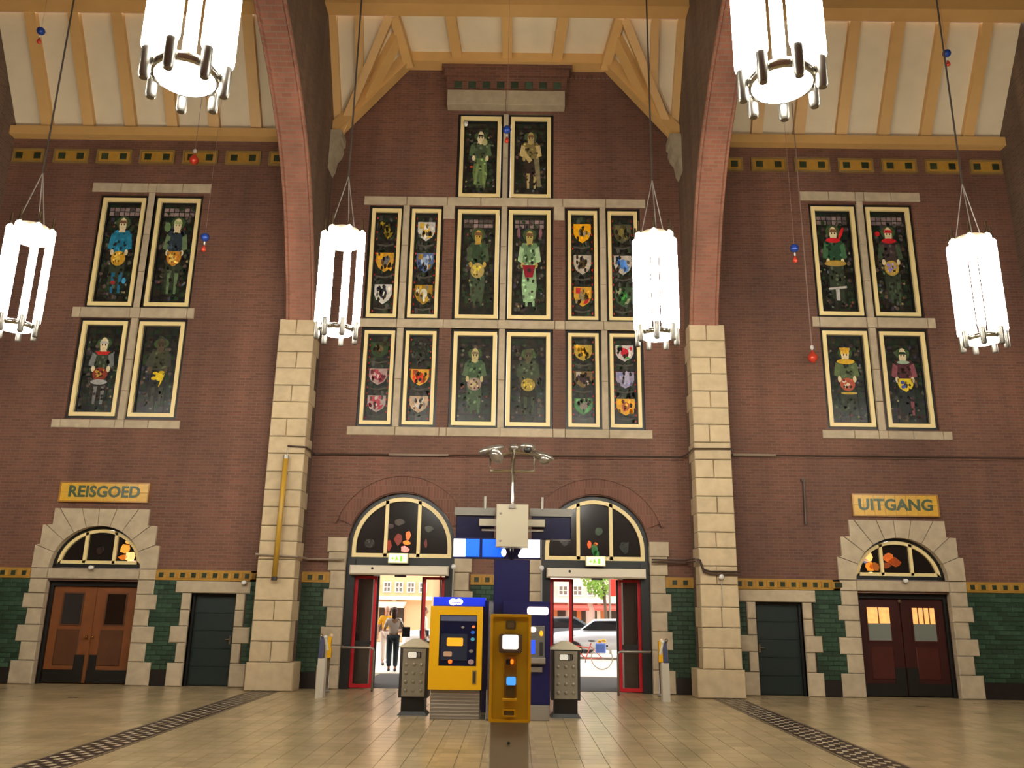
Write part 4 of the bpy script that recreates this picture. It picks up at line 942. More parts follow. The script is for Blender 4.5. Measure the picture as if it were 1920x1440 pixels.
# ---------------------------------------------------------------- service column with displays, cabinet and lamp heads
sc = empty('service_column', (-.05, 14.9, 0), 'dark blue column with grey cabinet, blue displays and lamp heads on its mast', 'column')
MB().stone(-.36, .26, 14.8, 15.1, 0.05, 2.6, .01).build('blue_column', NAVY, sc); MB().box(-.34, .24, 14.82, 15.08, 0, .06).build('foot', DGREY, sc)
MB().tube([(-.06, 14.95, 2.6), (-.06, 14.95, 4.56)], .035, 10).build('mast', CHROME, sc, smooth=True)
cb = MB().stone(-.335, .225, 14.6, 14.86, 2.8, 3.54, .012).build('cabinet', mat('grey_cabinet', 'b2a88f', .45), sc)
for z in (2.91, 3.38): MB().ell((-.26, 14.595, z), (.022, .01, .022), 8, 5).build('lock', STEEL, cb)
MB().box(-.12, 0, 14.58, 14.62, 3.47, 3.53).build('cable_gland', STEEL, cb)
for s, (xa, xb) in ((-1, (-1.09, -.36)), (1, (.26, 1.01))):
    dd = MB().stone(xa + .03, xb - .02, 14.98, 15.14, 2.97, 3.38, .01).build('display', NAVYD, sc)
    MB().box(xa, xb, 14.94, 15.18, 3.375, 3.47).box(xa + .0, xb - .0, 15.0, 15.16, 3.47, 3.52).build('display_hood', mat('hood_grey', '6f6a60', .4), sc)
    xm = -.55 if s < 0 else .48
    MB().tube([(xm, 15.0, 3.5), (xm, 15.0, 3.72)], .025, 8).build('hanger', STEEL, sc)
    MB().box(*sorted((-.06 + s * .28, -.06 + s * .58)), 14.8, 14.95, 3.18, 3.3).build('bracket_box', GREY, sc)
MB().box(-.6, .5, 14.94, 15.0, 3.1, 3.14).build('cross_bar', STEEL, sc)
ls = MB().box(-1.1, .46, 14.98, 15.12, 2.62, 2.98).build('light_box', NAVY, sc)
BLIT = mat('blue_lit_panel', '0a5cf0', .5, emit=1.0); WLIT = mat('white_lit_panel', 'fffbe6', .5, emit=2.6); WL2 = mat('white_logo_glow', 'fff6f4', .5, emit=2.2)
for a, b, m in ((-1.09, -.88, WLIT), (-.88, -.63, BLIT), (-.58, -.2, BLIT), (.23, .44, WLIT)): MB().stone(a, b, 14.965, 14.985, 2.65, 2.96, .004).build('lit_panel', m, ls)
MB().xz([(-.2 + .045 * math.cos(t), 2.73 + .07 * math.sin(t)) for t in (2 * PI * i / 12 for i in range(12))], 14.96, 14.985).build('lit_symbol', WLIT, ls)
MB().xz([(.05, 2.68), (.1, 2.78), (.16, 2.82), (.23, 2.8), (.23, 2.65), (.07, 2.65)], 14.962, 14.985).build('lit_symbol', WLIT, ls)
MB().tube([(-.47, 14.95, 4.42), (-.47, 14.95, 4.18), (.33, 14.95, 4.18), (.33, 14.95, 4.5)], .028, 8).build('yoke', CHROME, sc)
MB().tube([(-.45, 14.95, 4.42), (-.06, 14.95, 4.54), (.3, 14.95, 4.5)], .022, 8).build('top_arm', CHROME, sc)
def head(c, l, tilt, yaw, lens=False):
    mb = MB().ell((0, 0, 0), (l, .13, .075), 18, 10).ell((0, 0, -.03), (l * .7, .1, .06), 14, 8)
    R = Euler((0, tilt, yaw)).to_matrix()
    mb.v = [tuple(R @ Vector(p) + Vector(c)) for p in mb.v]
    h = mb.build('lamp_head', mat('cast_aluminium', 'b0aaa0', .28, .9), sc, smooth=True)
    if lens: MB().ell((c[0], c[1] - .1, c[2] - .06), (.07, .04, .06), 12, 8).build('lens', BLACK, h, smooth=True)
    return h
head((-.45, 14.9, 4.56), .26, -.28, .25); head((-.36, 14.75, 4.42), .16, .9, 1.0); head((.2, 14.75, 4.58), .16, .1, .6, True); head((.46, 14.95, 4.47), .24, .32, -.2); head((-.05, 15.05, 4.62), .1, 0, .4)
head((.5, 14.75, 4.36), .1, .5, .4)

# ---------------------------------------------------------------- ticket machines
def rbox(x0, x1, z0, z1, r, n=4):
    pts = []
    for cx, cz, a in ((x1 - r, z1 - r, 0), (x0 + r, z1 - r, PI / 2), (x0 + r, z0 + r, PI), (x1 - r, z0 + r, 1.5 * PI)): pts += [(cx + r * math.cos(a + PI / 2 * i / n), cz + r * math.sin(a + PI / 2 * i / n)) for i in range(n + 1)]
    return pts
t = empty('ticket_machine', (-.97, 14.8, 0), 'yellow ticket machine with dark blue control panel and lit blue top', 'ticket machine')
MB().stone(-1.37, -.55, 14.62, 15.3, 0, .47, .01).build('steel_base', STEEL, t)
for i in range(7): MB().box(-1.365, -.555, 14.608, 14.622, .06 + i * .055, .075 + i * .055).build('base_rib', mat('steel_rib', 'b3aa9c', .35, .6), t, fix=False)
bd = MB().yz([(14.58, .47), (15.3, .47), (15.3, 1.8), (14.63, 1.8)], -1.41, -.53).build('yellow_body', YEL, t)
MB().box(-.53, -.44, 14.75, 15.32, .1, 1.9).build('blue_side', NAVY, t)
MB().ring([(-1.41, .47), (-.53, .47), (-.53, 1.8), (-1.41, 1.8)], [(-1.25, .84), (-.62, .84), (-.62, 1.66), (-1.25, 1.66)], 14.53, 14.6, True).build('yellow_fascia', YEL, t)
cp = MB().stone(-1.25, -.62, 14.555, 14.6, .84, 1.66, .004).build('control_panel', mat('control_blue', '0b1230', .2), t)
MB().box(-1.24, -.63, 14.545, 14.56, 1.56, 1.655).build('canopy_glass', mat('canopy_grey', '5c6078', .15), cp)
MB().stone(-1.22, -.78, 14.54, 14.56, .93, 1.35, .004).build('keypad_plate', mat('slate', '1c2438', .35), cp)
MB().xz(rbox(-1.12, -.85, 1.16, 1.29, .02), 14.53, 14.555).build('amber_display', mat('amber_glow', 'e8a020', .4, emit=.55), cp)
MB().xz(rbox(-1.17, -1.03, .99, 1.07, .02), 14.53, 14.555).build('keypad', mat('peach_key', 'c8a080', .4), cp)
MB().xz(rbox(-1.09, -1.02, .88, .94, .03), 14.53, 14.555).build('orange_light', mat('orange_glow', 'ff5a14', .4, emit=1.6), cp)
for x, z, m, r in ((-.86, 1.46, STEEL, .025), (-.68, 1.47, mat('orange_ring', 'e07848', .4, emit=.4), .028), (-.69, 1.38, mat('blue_button', '2a5cc8', .3, emit=.2), .035), (-.69, 1.27, mat('teal_button', '4a98b0', .3, emit=.2), .035), (-.71, 1.08, STEEL, .035), (-.71, .91, mat('pink_slot', 'a88a88', .3), .05)):
    MB().xz([(x + r * math.cos(a), z + r * .8 * math.sin(a)) for a in (2 * PI * i / 12 for i in range(12))], 14.53, 14.555).build('button', m, cp)
MB().box(-.68, -.61, 14.52, 14.56, .56, .78).build('card_slot', mat('slot_grey', '8a7038', .4), t); MB().box(-.66, -.63, 14.51, 14.53, .58, .76).build('slot_opening', DGREY, t)
top = MB().stone(-1.38, -.5, 14.62, 15.3, 1.8, 1.95, .012).build('blue_top', mat('blue_top_lit', '1030d8', .4, emit=.35), t)
MB().xz([(-1.04 + .07 * math.cos(a), 1.87 + .055 * math.sin(a)) for a in (2 * PI * i / 16 for i in range(16))], 14.6, 14.63).xz([(-.94 + .065 * math.cos(a), 1.875 + .05 * math.sin(a)) for a in (2 * PI * i / 16 for i in range(16))], 14.601, 14.63).build('white_logo', WL2, top)
MB().beam((-1.07, 14.598, 1.86), (-.92, 14.598, 1.86), .004, .012, (0, 0, 1)).build('logo_bar', mat('logo_blue', '1638c8', .5), top)
pl = empty('steel_bollard', (-.39, 14.6, 0), 'slim grey rounded post between the yellow machine and the pole reader', 'post')
MB().lathe([(.055, .0), (.055, .5), (.05, .52), (.05, 1.86), (.03, 1.9)], -.39, 14.6, 14).build('post', mat('dark_grey_post', '4a464c', .35, .4), pl, smooth=True)
for i in range(5): MB().box(-.445 + i * .024, -.433 + i * .024, 14.535, 14.55, .02, .48).build('ribbed_foot', STEEL, pl, fix=False)
t = empty('cash_machine', (.3, 14.9, 0), 'dark blue bank machine with lit white name panel and steel keypad shelf', 'cash machine')
MB().stone(-.2, .6, 14.62, 14.8, 0, .24, .01).build('steel_base', STEEL, t)
MB().stone(-.2, .61, 14.62, 14.78, .24, 1.9, .015).build('blue_body', NAVY, t)
MB().xz(rbox(.22, .58, 1.68, 1.81, .04), 14.59, 14.63).build('name_panel', mat('pink_white_lit', 'ffe8e4', .5, emit=1.8), t)
MB().stone(.2, .52, 14.6, 14.64, .88, 1.5, .006).build('fascia', mat('atm_grey', '77746c', .35, .4), t)
MB().xz(rbox(.23, .37, 1.4, 1.48, .03), 14.58, 14.61).build('lit_slot', WL2, t); MB().xz([(.46 + .03 * math.cos(a), 1.38 + .045 * math.sin(a)) for a in (2 * PI * i / 12 for i in range(12))], 14.58, 14.61).build('amber_light', mat('amber_ring', 'ff9a14', .4, emit=1.2), t)
MB().stone(.22, .36, 14.585, 14.61, 1.05, 1.27, .004).build('screen', mat('blue_screen', '2a50e0', .3, emit=.8), t); MB().box(.43, .49, 14.585, 14.61, 1.02, 1.24).build('receipt_slot', DGREY, t)
MB().stone(.2, .53, 14.5, 14.66, .9, .99, .01).build('shelf', STEEL, t); MB().stone(.22, .48, 14.59, 14.63, .76, .84, .005).build('lower_slot', STEEL, t)

# ---------------------------------------------------------------- yellow validator post in front
v = empty('validator_post', (-.025, 6.9, 0), 'tall ochre yellow card reader post on a grey foot, nearest to the camera', 'card reader')
MB().stone(-.175, .125, 6.82, 6.98, 0, .955, .008).build('grey_foot', GREY, v); MB().ell((-.03, 6.815, .8), (.012, .006, .012), 8, 5).build('screw', DGREY, v)
MB().xz(rbox(-.185, .135, .95, 1.745, .012, 3), 6.8, 7.0).build('yellow_body', YEL2, v)
MB().ring(rbox(-.185, .135, .95, 1.745, .012, 3), rbox(-.165, .115, .97, 1.725, .012, 3), 6.79, 6.81, True).build('rim', YEL, v)
pf = MB().ring(rbox(-.065, .015, 1.63, 1.70, .012), rbox(-.05, .0, 1.645, 1.685, .008), 6.78, 6.81, True).build('camera_window', mat('brown_grey', '5c4a24', .4), v); MB().xz(rbox(-.05, .0, 1.645, 1.685, .008), 6.79, 6.81).build('camera_glass', GREY, pf)
sf = MB().xz(rbox(-.115, .065, 1.455, 1.595, .015), 6.78, 6.81).build('screen_bezel', mat('bezel_brown', '5c4a38', .35), v)
MB().xz(rbox(-.088, .035, 1.485, 1.59, .014), 6.77, 6.785).build('white_screen', mat('screen_white', 'ffffff', .5, emit=2.2), sf)
MB().xz(rbox(-.03, .01, 1.515, 1.53, .005), 6.765, 6.771).build('screen_mark', mat('pale_mark', 'e8e4e8', .5, emit=1.2), sf)
rc = MB().xz(rbox(-.07, .025, 1.13, 1.43, .015), 6.785, 6.81).build('reader_recess', mat('recess_brown', '8a5c10', .4), v)
MB().xz(rbox(-.058, -.02, 1.37, 1.41, .01), 6.77, 6.79).build('dark_sensor', BLACK, rc); MB().xz([(-.012 + .013 * math.cos(a), 1.392 + .018 * math.sin(a)) for a in (2 * PI * i / 12 for i in range(12))], 6.768, 6.79).build('orange_light', mat('orange_ring2', 'ff7a1e', .4, emit=1.4), rc)
MB().xz(rbox(-.053, .02, 1.22, 1.28, .012), 6.768, 6.79).build('blue_reader', mat('blue_reader', '4aa0f4', .4, emit=.9), rc); MB().xz(rbox(-.055, .012, 1.14, 1.215, .008), 6.775, 6.79).build('card_target', mat('target_brown', '5a4418', .4), rc)
MB().stone(-.085, .03, 6.775, 6.81, 1.105, 1.125, .004).build('ledge', YEL, v)
MB().ring(rbox(-.08, .02, .99, 1.045, .01), rbox(-.07, .01, 1.0, 1.035, .006), 6.785, 6.81, True).build('vent_frame', YEL, v); MB().xz(rbox(-.07, .01, 1.0, 1.035, .006), 6.79, 6.81).build('vent_grille', mat('vent_brown', '6a5434', .4), v)

# ---------------------------------------------------------------- litter bins
BING = mat('bin_grey', '8a8270', .45, .3)
for (x, lab) in ((-1.71, 'left of the yellow ticket machine'), (.9, 'right of the blue bank machine')):
    b = empty('litter_bin', (x, 15.25, 0), 'grey litter bin with dimpled front and pyramid lid, ' + lab, 'bin', 'dimpled litter bins')
    MB().add([(x - .26, 15.05, 0), (x + .26, 15.05, 0), (x + .26, 15.5, 0), (x - .26, 15.5, 0), (x - .2, 15.08, .06), (x + .2, 15.08, .06), (x + .2, 15.47, .06), (x - .2, 15.47, .06), (x - .2, 15.08, .28), (x + .2, 15.08, .28), (x + .2, 15.47, .28), (x - .2, 15.47, .28)],
             [(0, 3, 2, 1)] + [(a, (a + 1) % 4, (a + 1) % 4 + 4, a + 4) for a in range(4)] + [(a + 4, (a + 1) % 4 + 4, (a + 1) % 4 + 8, a + 8) for a in range(4)] + [(8, 9, 10, 11)]).build('plinth', BLACK, b)
    MB().box(x - .25, x + .25, 15.06, 15.5, .28, 1.1).build('bin_body', DGREY, b)
    fp = MB().stone(x - .2, x + .2, 15.03, 15.07, .3, 1.08, .008).build('front_panel', BING, b)
    for r in range(4):
        for q in range(3): MB().ell((x - .13 + q * .13, 15.03, .4 + r * .14), (.03, .012, .03), 10, 5).build('dimple', mat('dimple_grey', '958d7a', .3, .5), fp, smooth=True)
    MB().xz(rbox(x - .12, x + .12, .93, 1.03, .02), 15.02, 15.035).build('slot', BLACK, fp); MB().xz(rbox(x - .11, x + .04, .935, 1.025, .02), 15.01, 15.025).build('label', mat('white_label', 'f0eee0', .4, emit=.25), fp)
    MB().xz(rbox(x + .06, x + .07, .94, 1.02, .004), 15.01, 15.025).xz(rbox(x + .085, x + .095, .94, 1.02, .004), 15.01, 15.025).build('slot_bar', STEEL, fp)
    MB().add([(x - .27, 15.04, 1.1), (x + .27, 15.04, 1.1), (x + .27, 15.52, 1.1), (x - .27, 15.52, 1.1), (x - .27, 15.04, 1.12), (x + .27, 15.04, 1.12), (x + .27, 15.52, 1.12), (x - .27, 15.52, 1.12), (x - .06, 15.22, 1.24), (x + .06, 15.22, 1.24), (x + .06, 15.34, 1.24), (x - .06, 15.34, 1.24)],
             [(0, 3, 2, 1)] + [(a, (a + 1) % 4, (a + 1) % 4 + 4, a + 4) for a in range(4)] + [(a + 4, (a + 1) % 4 + 4, (a + 1) % 4 + 8, a + 8) for a in range(4)] + [(8, 9, 10, 11)]).build('lid', mat('lid_beige', 'c8bea4', .45), b)

# ---------------------------------------------------------------- slim card readers by the entrances
PG = mat('pale_post', 'b8ae9a', .4)
for (x, y, s, lab) in ((-3.87, 17.7, 1, 'left of the left entrance'), (3.1, 17.95, -1, 'right of the right entrance')):
    a = empty('card_reader', (x, y, 0), 'slim pale post with a dark blue reader head, ' + lab, 'card reader')
    MB().yz([(y - .12, 0), (y + .12, 0), (y + .08, .74), (y - .08, .74)], x - .075, x + .075).build('post', PG, a)
    MB().yz([(y - .06, .74), (y + .07, .74), (y + .1, 1.16), (y + .02, 1.16)], x - .05 - s * .03, x + .03 - s * .03).build('blue_head', NAVY, a)
    MB().ell((x - .05 * s, y, 1.18), (.035, .05, .035), 10, 7).build('head_cap', CHROME, a, smooth=True); MB().tube([(x + .03 * s, y, 1.14), (x + .09 * s, y, .9)], .028, 8).build('reader_wing', mat('pale_wing', 'c8bfae', .4), a); MB().ell((x + .03 * s, y, 1.15), (.04, .05, .04), 10, 7).build('white_lamp', WHT, a, smooth=True)
    x2, y2 = x + s * (-.06 if s > 0 else .12), y + .95
    x2 = -3.95 if s > 0 else 3.17
    a = empty('card_reader', (x2, y2, 0), 'slim steel post with a yellow reader head, ' + lab, 'card reader')
    MB().lathe([(.08, 0), (.04, .03), (.035, .7)], x2, y2, 10).build('post', CHROME, a, smooth=True)
    MB().xz([(x2 - .04, .7), (x2 + .05, .7), (x2 + .055, .85), (x2 + .03, .95), (x2 + .05, 1.14), (x2 - .03, 1.14), (x2 - .035, .92)], y2 - .05, y2 + .05).build('yellow_head', YEL, a)
    MB().ell((x2 + .03, y2 - .02, 1.15), (.045, .05, .045), 10, 7).build('head_cap', mat('peach_cap', 'e8c8a0', .4), a, smooth=True); MB().ell((x2, y2, .03), (.09, .09, .04), 10, 6).build('foot', STEEL, a, smooth=True)

# ---------------------------------------------------------------- the street outside
tag(MB().box(-40, 40, 23.8, 75, -.3, -.02).build('ground', mat('pavement', 'cfc4b4', .8, var=.08, scale=1.5)), 'pale paved street outside the entrances', 'ground', kind='structure')
for x, w_, lab in ((-4.4, 1.1, 'left'), (-.39, .75, 'middle'), (3.62, 1.1, 'right')):   # vestibule walls behind the wall piers
    t = trim('plain vestibule wall behind the %s pier' % lab, 'wall')
    MB().box(x - w_, x + w_, 19.92, 20.9, 0, 3.4).build('vestibule_wall', mat('vestibule', '4a3a2c', .6), t)
t = trim('vestibule roof over the entrances', 'roof'); MB().box(-6, 5.2, 19.92, 23.8, 3.4, 3.6).build('vestibule_roof', MATS['vestibule'], t)
def building(x0, x1, y, h, wallm, label, bays, shop, canopy, extra=None):
    b = empty('shop_building', ((x0 + x1) / 2, y + 3, 0), label, 'building')
    MB().box(x0, x1, y, y + 6, 0, h).build('wall', wallm, b)
    wm = mat('white_window_frame', 'f4f0e6', .5); gl = mat('far_window_glass', '8a8078', .2); dk = mat('shop_glass', '4a3f36', .2)
    n = int((x1 - x0) / bays)
    for r, z in enumerate((2.45, 4.6, 6.6)):
        if z + 1.2 > h: continue
        for i in range(n):
            a = x0 + .3 + i * (x1 - x0 - .4) / n; ww = bays * .68; hh = .55 if r == 0 else 1.3
            f = MB().ring([(a, z), (a + ww, z), (a + ww, z + hh), (a, z + hh)], [(a + .06, z + .06), (a + ww - .06, z + .06), (a + ww - .06, z + hh - .06), (a + .06, z + hh - .06)], y - .08, y + .02, True)
            f.box(a + ww / 2 - .025, a + ww / 2 + .025, y - .06, y, z, z + hh).box(a, a + ww, y - .06, y, z + hh / 2 - .02, z + hh / 2 + .02)
            fo = f.build('window', wm, b); bx('pane', gl, fo, a + .05, a + ww - .05, y - .03, y + .01, z + .05, z + hh - .05)
    MB().box(x0, x1, y - .3, y, 2.08, 2.26).box(x0, x1, y - .2, y, h - .25, h).build('cornice', wm, b)
    for a, c_ in shop:
        MB().box(a, c_, y - .05, y + .02, .45, 1.78).build('shop_window', dk, b)
        MB().add([(a - .1, y, 2.02), (c_ + .1, y, 2.02), (c_ + .1, y - 1.0, 1.8), (a - .1, y - 1.0, 1.8), (a - .1, y, 1.96), (c_ + .1, y, 1.96), (c_ + .1, y - 1.0, 1.68), (a - .1, y - 1.0, 1.68)], [(0, 1, 2, 3), (7, 6, 5, 4), (0, 4, 5, 1), (1, 5, 6, 2), (2, 6, 7, 3), (3, 7, 4, 0)]).build('awning', canopy, b)
        MB().box(a + .3, a + .55, y - .1, y, .6, 1.7).build('orange_panel', mat('shop_orange', 'c87a48', .5), b)
    for i in range(int((x1 - x0) / 1.6)): MB().box(x0 + i * 1.6, x0 + i * 1.6 + .22, y - .1, y, 0, 2.08).build('pilaster', mat('cream_pilaster', 'e8dcc0', .6), b)
    return b
building(-16, -4.3, 45, 9, mat('peach_render', 'f0bf92', .7), 'peach rendered shop building seen through the left entrance', .62, [(-8.6, -7.3), (-7.05, -5.75)], mat('cream_awning', 'f6e4c8', .6))
building(-4.2, 1.2, 49, 9, mat('pale_render', 'd8cfc4', .7), 'pale building between the two entrance views', 1.3, [(-3.6, -1.6)], mat('grey_awning', 'b8b4ac', .6))
building(1.3, 16, 47, 9.5, mat('pink_white_render', 'e6d2c8', .7), 'pink and white striped building seen through the right entrance', .8, [(1.8, 2.8), (3.1, 3.9), (4.4, 5.6)], mat('red_awning', 'd8584c', .6))
tr = empty('street_tree', (4.2, 40, 0), 'green street tree seen high in the right entrance', 'tree')
MB().tube([(4.2, 40, 0), (4.25, 40, 1.5), (4.15, 40, 3)], .1, 8, .06).build('trunk', mat('bark', '6a5a48', .8), tr)
r_ = random.Random(4); mb = MB()
for i in range(900):
    a, b_, q = r_.uniform(0, 2 * PI), r_.uniform(-1, 1), r_.uniform(.4, 1) ** .5
    p = Vector((4.15 + q * 1.1 * math.cos(a) * math.sqrt(1 - b_ * b_), 40 + q * 1.1 * math.sin(a) * math.sqrt(1 - b_ * b_), 3.6 + q * 1.35 * b_))
    u = Vector((r_.uniform(-1, 1), r_.uniform(-1, 1), r_.uniform(-1, 1))).normalized() * .11; v_ = u.cross(Vector((r_.uniform(-1, 1), r_.uniform(-1, 1), .3))).normalized() * .07
    mb.add([p - u, p + v_, p + u, p - v_], [(0, 1, 2, 3)])
tag(mb.build('foliage', mat('leaf_green', '8fb84a', .6), tr, fix=False), kind='stuff')
sg = empty('shop_sign', (4.15, 36, 0), 'red rectangular street sign on a grey post beyond the right entrance', 'sign')
MB().tube([(4.0, 36, 0), (4.0, 36, 3.1)], .05, 8).build('post', STEEL, sg); MB().stone(4.02, 4.6, 35.96, 36.03, 2.3, 3.0, .01).build('red_panel', mat('sign_red', 'e0483c', .5), sg)
def car(x, y, rz, col, label):
    c = empty('parked_car', (x, y, -.02), label, 'car'); c.rotation_euler[2] = rz
    def bd(mb, n, m, sm=False):
        me = bpy.data.meshes.new(n); me.from_pydata(mb.v, [], mb.f)
        import bmesh
        bm = bmesh.new(); bm.from_mesh(me); bmesh.ops.recalc_face_normals(bm, faces=bm.faces); bm.to_mesh(me); bm.free()
        me.materials.append(m); o = link(n, me, c)
        if sm: me.polygons.foreach_set('use_smooth', [True] * len(me.polygons))
        return o
    pf = [(-2.1, .35), (-2.12, .7), (-2.0, .92), (-1.1, 1.0), (-.55, 1.42), (.9, 1.46), (1.65, 1.05), (2.05, .98), (2.12, .6), (2.08, .35)]
    def xzl(p, y0, y1, inset=0.):
        m = MB(); n = len(p); vs = []
        for yy, k in ((y0, 1), (y0 + .12, 0), (y1 - .12, 0), (y1, 1)): vs += [(a * (1 - .03 * k), yy if z < 1.02 else yy * .82, z - .03 * k if z > .5 else z) for a, z in p]
        fs = [tuple(range(n)), tuple(range(4 * n - 1, 3 * n - 1, -1))]
        for j in range(3): fs += [(j * n + i, j * n + n + i, j * n + n + (i + 1) % n, j * n + (i + 1) % n) for i in range(n)]
        return m.add(vs, fs)
    bd(xzl(pf, -.85, .85), 'body', mat('car_' + col, col, .25, .2), True)
    bd(MB().add([(x_, s * (.715 if z > 1.05 else .86), z) for s in (-1, 1) for x_, z in ((-1.0, 1.03), (-.52, 1.36), (.2, 1.38), (.85, 1.38), (1.4, 1.06))], [(0, 1, 2, 3, 4), (9, 8, 7, 6, 5)]), 'side_windows', mat('car_glass', '1c2024', .1))
    for wx in (-1.3, 1.35):
        for s in (-1, 1):
            w_ = MB().tube([(wx, s * .68, .32), (wx, s * .88, .32)], .32, 18); wo = bd(w_, 'wheel', mat('tyre', '18181a', .7))
            h = MB().tube([(wx, s * .87, .32), (wx, s * .9, .32)], .19, 12); ho = bd(h, 'hub_cap', STEEL); ho.parent = wo
    for s in (-1, 1): bd(MB().ell((-2.06, s * .6, .72), (.06, .16, .09), 10, 6), 'headlight', WHT, True); bd(MB().ell((2.06, s * .65, .8), (.05, .14, .09), 10, 6), 'tail_light', mat('tail_red', 'b01c1c', .3), True)
    return c
car(-1.9, 31.5, .15, 'e8e8e6', 'white car parked beyond the left entrance')
car(1.6, 37, .2, '4a4c50', 'dark grey car seen through the right entrance side panel')
car(3.6, 33, -.12, 'c8ccd2', 'silver car parked behind the red bicycle')
bk = empty('bicycle', (2.2, 27.2, -.02), 'red city bicycle with yellow flowers on its handlebar outside the right entrance', 'bicycle'); bk.rotation_euler[2] = -.25
bc = lambda mb, n, m, p=None: (lambda o: (setattr(o, 'parent', p or bk), o)[1])(mb.build(n, m))
for wx in (-.5, .55):
    wl = bc(MB().tube([(wx + .33 * math.cos(2 * PI * i / 24), 0, .34 + .33 * math.sin(2 * PI * i / 24)) for i in range(25)], .018, 6), 'wheel', mat('cream_tyre', 'b8b09a', .6))
    m_ = MB()
    for i in range(12): m_.tube([(wx, 0, .34), (wx + .32 * math.cos(PI * i / 6), 0, .34 + .32 * math.sin(PI * i / 6))], .003, 3)
    bc(m_, 'spokes', STEEL, wl)
RB = mat('bike_red', 'e0503c', .3)
bc(MB().tube([(.05, 0, .3), (-.4, 0, .72), (-.32, 0, .85)], .018, 6).tube([(.05, 0, .3), (.22, 0, .78)], .018, 6).tube([(-.4, 0, .7), (.2, 0, .62)], .016, 6).tube([(.05, 0, .3), (.55, 0, .34)], .012, 6).tube([(.2, 0, .68), (.55, 0, .34)], .012, 6), 'frame', RB)
bc(MB().tube([(-.36, 0, .78), (-.5, 0, .34)], .015, 6), 'fork', RB); bc(MB().ell((.24, 0, .84), (.13, .07, .035), 10, 6), 'saddle', BLACK)
bc(MB().tube([(-.33, 0, .84), (-.35, 0, .98), (-.25, -.25, 1.0)], .012, 6).tube([(-.35, 0, .98), (-.25, .25, 1.0)], .012, 6), 'handlebar', CHROME)
bc(MB().tube([(.4, 0, .7), (.75, 0, .7)], .03, 6), 'rear_rack', BLACK); bc(MB().tube([(.05, -.12, .2), (.05, .12, .4)], .015, 6), 'pedals', BLACK)
m_ = MB()
for i in range(14): m_.ell((.55 + r_.uniform(-.12, .12), r_.uniform(-.12, .12), .8 + r_.uniform(-.06, .1)), (.045, .045, .04), 7, 5)
bc(m_, 'yellow_flowers', mat('flower_yellow', 'e8b020', .6)); bc(MB().stone(.4, .7, -.3, -.12, .5, .78, .02), 'blue_bag', mat('bag_blue', '5a78c8', .6))

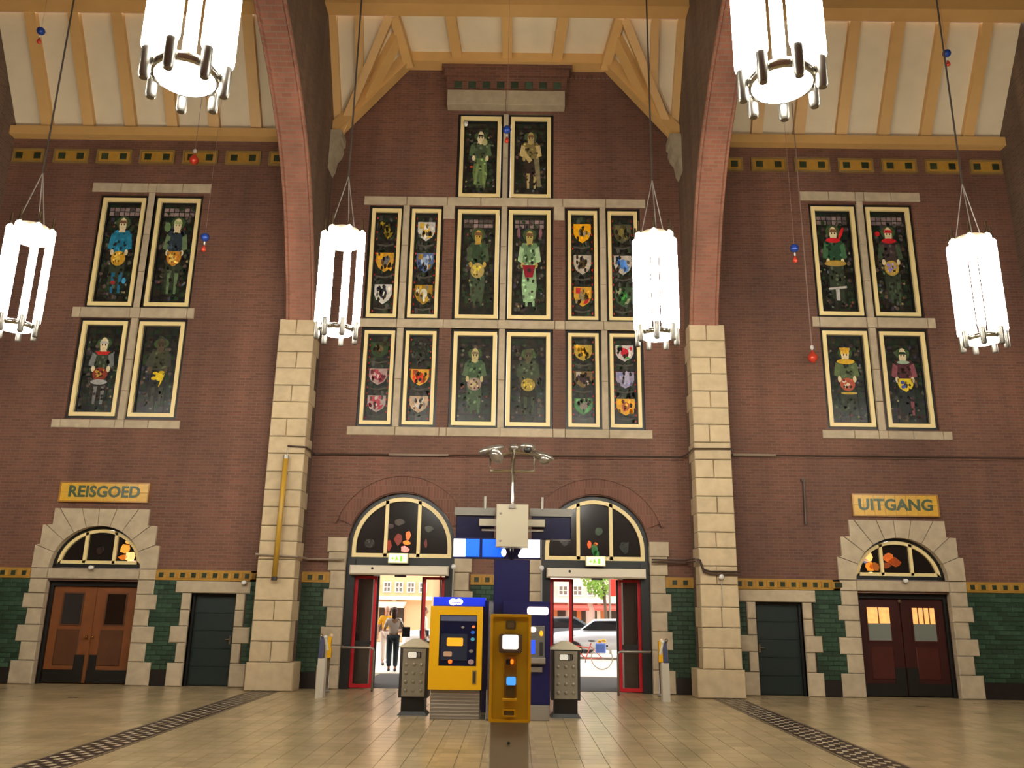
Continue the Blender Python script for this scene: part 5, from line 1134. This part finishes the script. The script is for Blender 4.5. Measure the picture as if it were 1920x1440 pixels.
# ---------------------------------------------------------------- people outside the left entrance
def person(loc, rz, label, skin, hair, top, legs, stride=.18, arms='down', longhair=True, bag=None, h=1.0):
    root = empty('person', loc, label, 'person'); root.rotation_euler[2] = rz; root.scale = (h, h, h)
    def skinmesh(name, pts, edges, rad, m, parent=root, lv=2):
        me = bpy.data.meshes.new(name); me.from_pydata(pts, edges, []); o = link(name, me, parent); me.materials.append(m)
        sk = o.modifiers.new('skin', 'SKIN'); sk.use_smooth_shade = True
        for i, r in enumerate(rad):
            rr = r if isinstance(r, tuple) else (r, r); me.skin_vertices[0].data[i].radius = rr
        me.skin_vertices[0].data[0].use_root = True
        ss = o.modifiers.new('sub', 'SUBSURF'); ss.levels = ss.render_levels = lv
        return o
    s = stride
    hipL, hipR = (-.09, 0, .92), (.09, 0, .92)
    kL, kR = (-.1, -s * .6, .5), (.1, s * .35, .49); aL, aR = (-.1, -s * .9, .09), (.1, s * 1.2, .12)
    if arms == 'down': el, er, hl, hr = (-.26, .03, 1.12), (.26, .0, 1.12), (-.27, -.06, .86), (.27, -.1, .86)
    else: el, er, hl, hr = (-.27, -.02, 1.12), (.26, -.02, 1.12), (-.12, -.26, 1.12), (.12, -.27, 1.14)
    P = [(0, 0, .95), (0, .01, 1.12), (0, .015, 1.32), (0, .01, 1.45), (0, -.005, 1.53), (0, -.02, 1.62), (-.17, .01, 1.4), el, hl, (.17, .01, 1.4), er, hr, hipL, kL, aL, (-.1, -s * .9 - .14, .04), hipR, kR, aR, (.1, s * 1.2 - .13, .05)]
    E = [(0, 1), (1, 2), (2, 3), (3, 4), (4, 5), (2, 6), (6, 7), (7, 8), (2, 9), (9, 10), (10, 11), (0, 12), (12, 13), (13, 14), (14, 15), (0, 16), (16, 17), (17, 18), (18, 19)]
    Rr = [(.13, .1), (.12, .09), (.15, .1), (.06, .06), (.05, .05), (.05, .05), (.055, .055), .04, .026, (.055, .055), .04, .026, .085, .06, .038, .03, .085, .06, .038, .03]
    SK = mat('skin_' + skin, skin, .6)
    body = skinmesh('body', P, E, Rr, SK)
    hd = MB().ell((0, -.02, 1.64), (.072, .09, .112), 16, 12).ell((0, -.115, 1.63), (.012, .02, .02), 8, 6).ell((-.075, -.01, 1.635), (.012, .02, .028), 8, 6).ell((.075, -.01, 1.635), (.012, .02, .028), 8, 6)
    hm = hd.build('head', SK, smooth=True); hm.parent = root
    for sx in (-1, 1): e = MB().ell((sx * .028, -.1, 1.655), (.012, .008, .007), 8, 5).build('eye', BLACK, smooth=True); e.parent = hm
    m_ = MB().ell((0, -.103, 1.59), (.024, .006, .007), 8, 5).build('mouth', mat('lips', '9a4a42', .5), smooth=True); m_.parent = hm
    hr_ = MB().ell((0, .015, 1.675), (.088, .098, .1), 16, 10)
    if longhair: hr_.ell((0, .06, 1.56), (.075, .045, .16), 12, 9)
    ho = hr_.build('hair', mat('hair_' + hair, hair, .7), smooth=True); ho.parent = root
    for side, hp, ed in ((-1, hl, el), (1, hr, er)):          # hands: palm, four fingers, thumb
        d = (Vector(hp) - Vector(ed)).normalized(); q = Vector((side, 0, 0)); n_ = d.cross(q).normalized(); hp = Vector(hp)
        m2 = MB().tube([hp, hp + d * .05, hp + d * .09], .024, 8)
        for k in range(4): b0 = hp + d * .08 + n_ * (-.024 + .016 * k); L = (.06, .07, .066, .05)[k]; m2.tube([b0, b0 + d * L * .5, b0 + d * L * .85 - q * .016], .008, 5)
        m2.tube([hp + d * .03 + n_ * .02, hp + d * .06 + n_ * .045, hp + d * .085 + n_ * .048], .009, 5)
        hn = m2.build('hand', SK, smooth=True); hn.parent = root
    skinmesh('top', [P[0], P[1], P[2], (0, .01, 1.42), P[6], tuple(Vector(P[6]).lerp(Vector(el), .8)), P[9], tuple(Vector(P[9]).lerp(Vector(er), .8))], [(0, 1), (1, 2), (2, 3), (2, 4), (4, 5), (2, 6), (6, 7)], [(.15, .12), (.14, .11), (.17, .12), (.08, .07), (.075, .075), .06, (.075, .075), .06], mat('top_' + top, top, .8))
    skinmesh('trousers', [(0, 0, .98), hipL, kL, tuple(Vector(aL) + Vector((0, 0, .03))), hipR, kR, tuple(Vector(aR) + Vector((0, 0, .03)))], [(0, 1), (1, 2), (2, 3), (0, 4), (4, 5), (5, 6)], [(.15, .12), .11, .085, .07, .11, .085, .07], mat('trousers_' + legs, legs, .8))
    for a in (aL, aR): sh = MB().ell((a[0], a[1] - .07, a[2] - .045), (.05, .14, .045), 12, 7).build('shoe', DGREY, smooth=True); sh.parent = root
    if bag:
        bo = MB().stone(-.46, -.24, -.06, .14, .95, 1.22, .03).tube([(-.3, .06, 1.2), (-.22, .07, 1.32), (-.12, .06, 1.44)], .012, 5).build('shoulder_bag', mat('black_bag', bag, .6)); bo.parent = root
    return root
person((-3.42, 24.6, -.01), PI + .2, 'person walking away outside the left entrance, white top, dark trousers, black bag', 'b08868', '4a2c20', 'd8ccc0', '1e2e36', bag='141414', arms='fold')
person((-4.05, 27.5, -.01), .3, 'person in a bright yellow top walking outside the left entrance', 'c89a80', 'e8c8b8', 'f0b020', 'd8c8bc', longhair=False, h=1.02)
person((-3.05, 29.5, -.01), PI / 2, 'person in a pale shirt standing beyond the red door leaf', 'c09078', '3a2a24', 'e8e8e0', '2a3038', longhair=False, stride=.05)
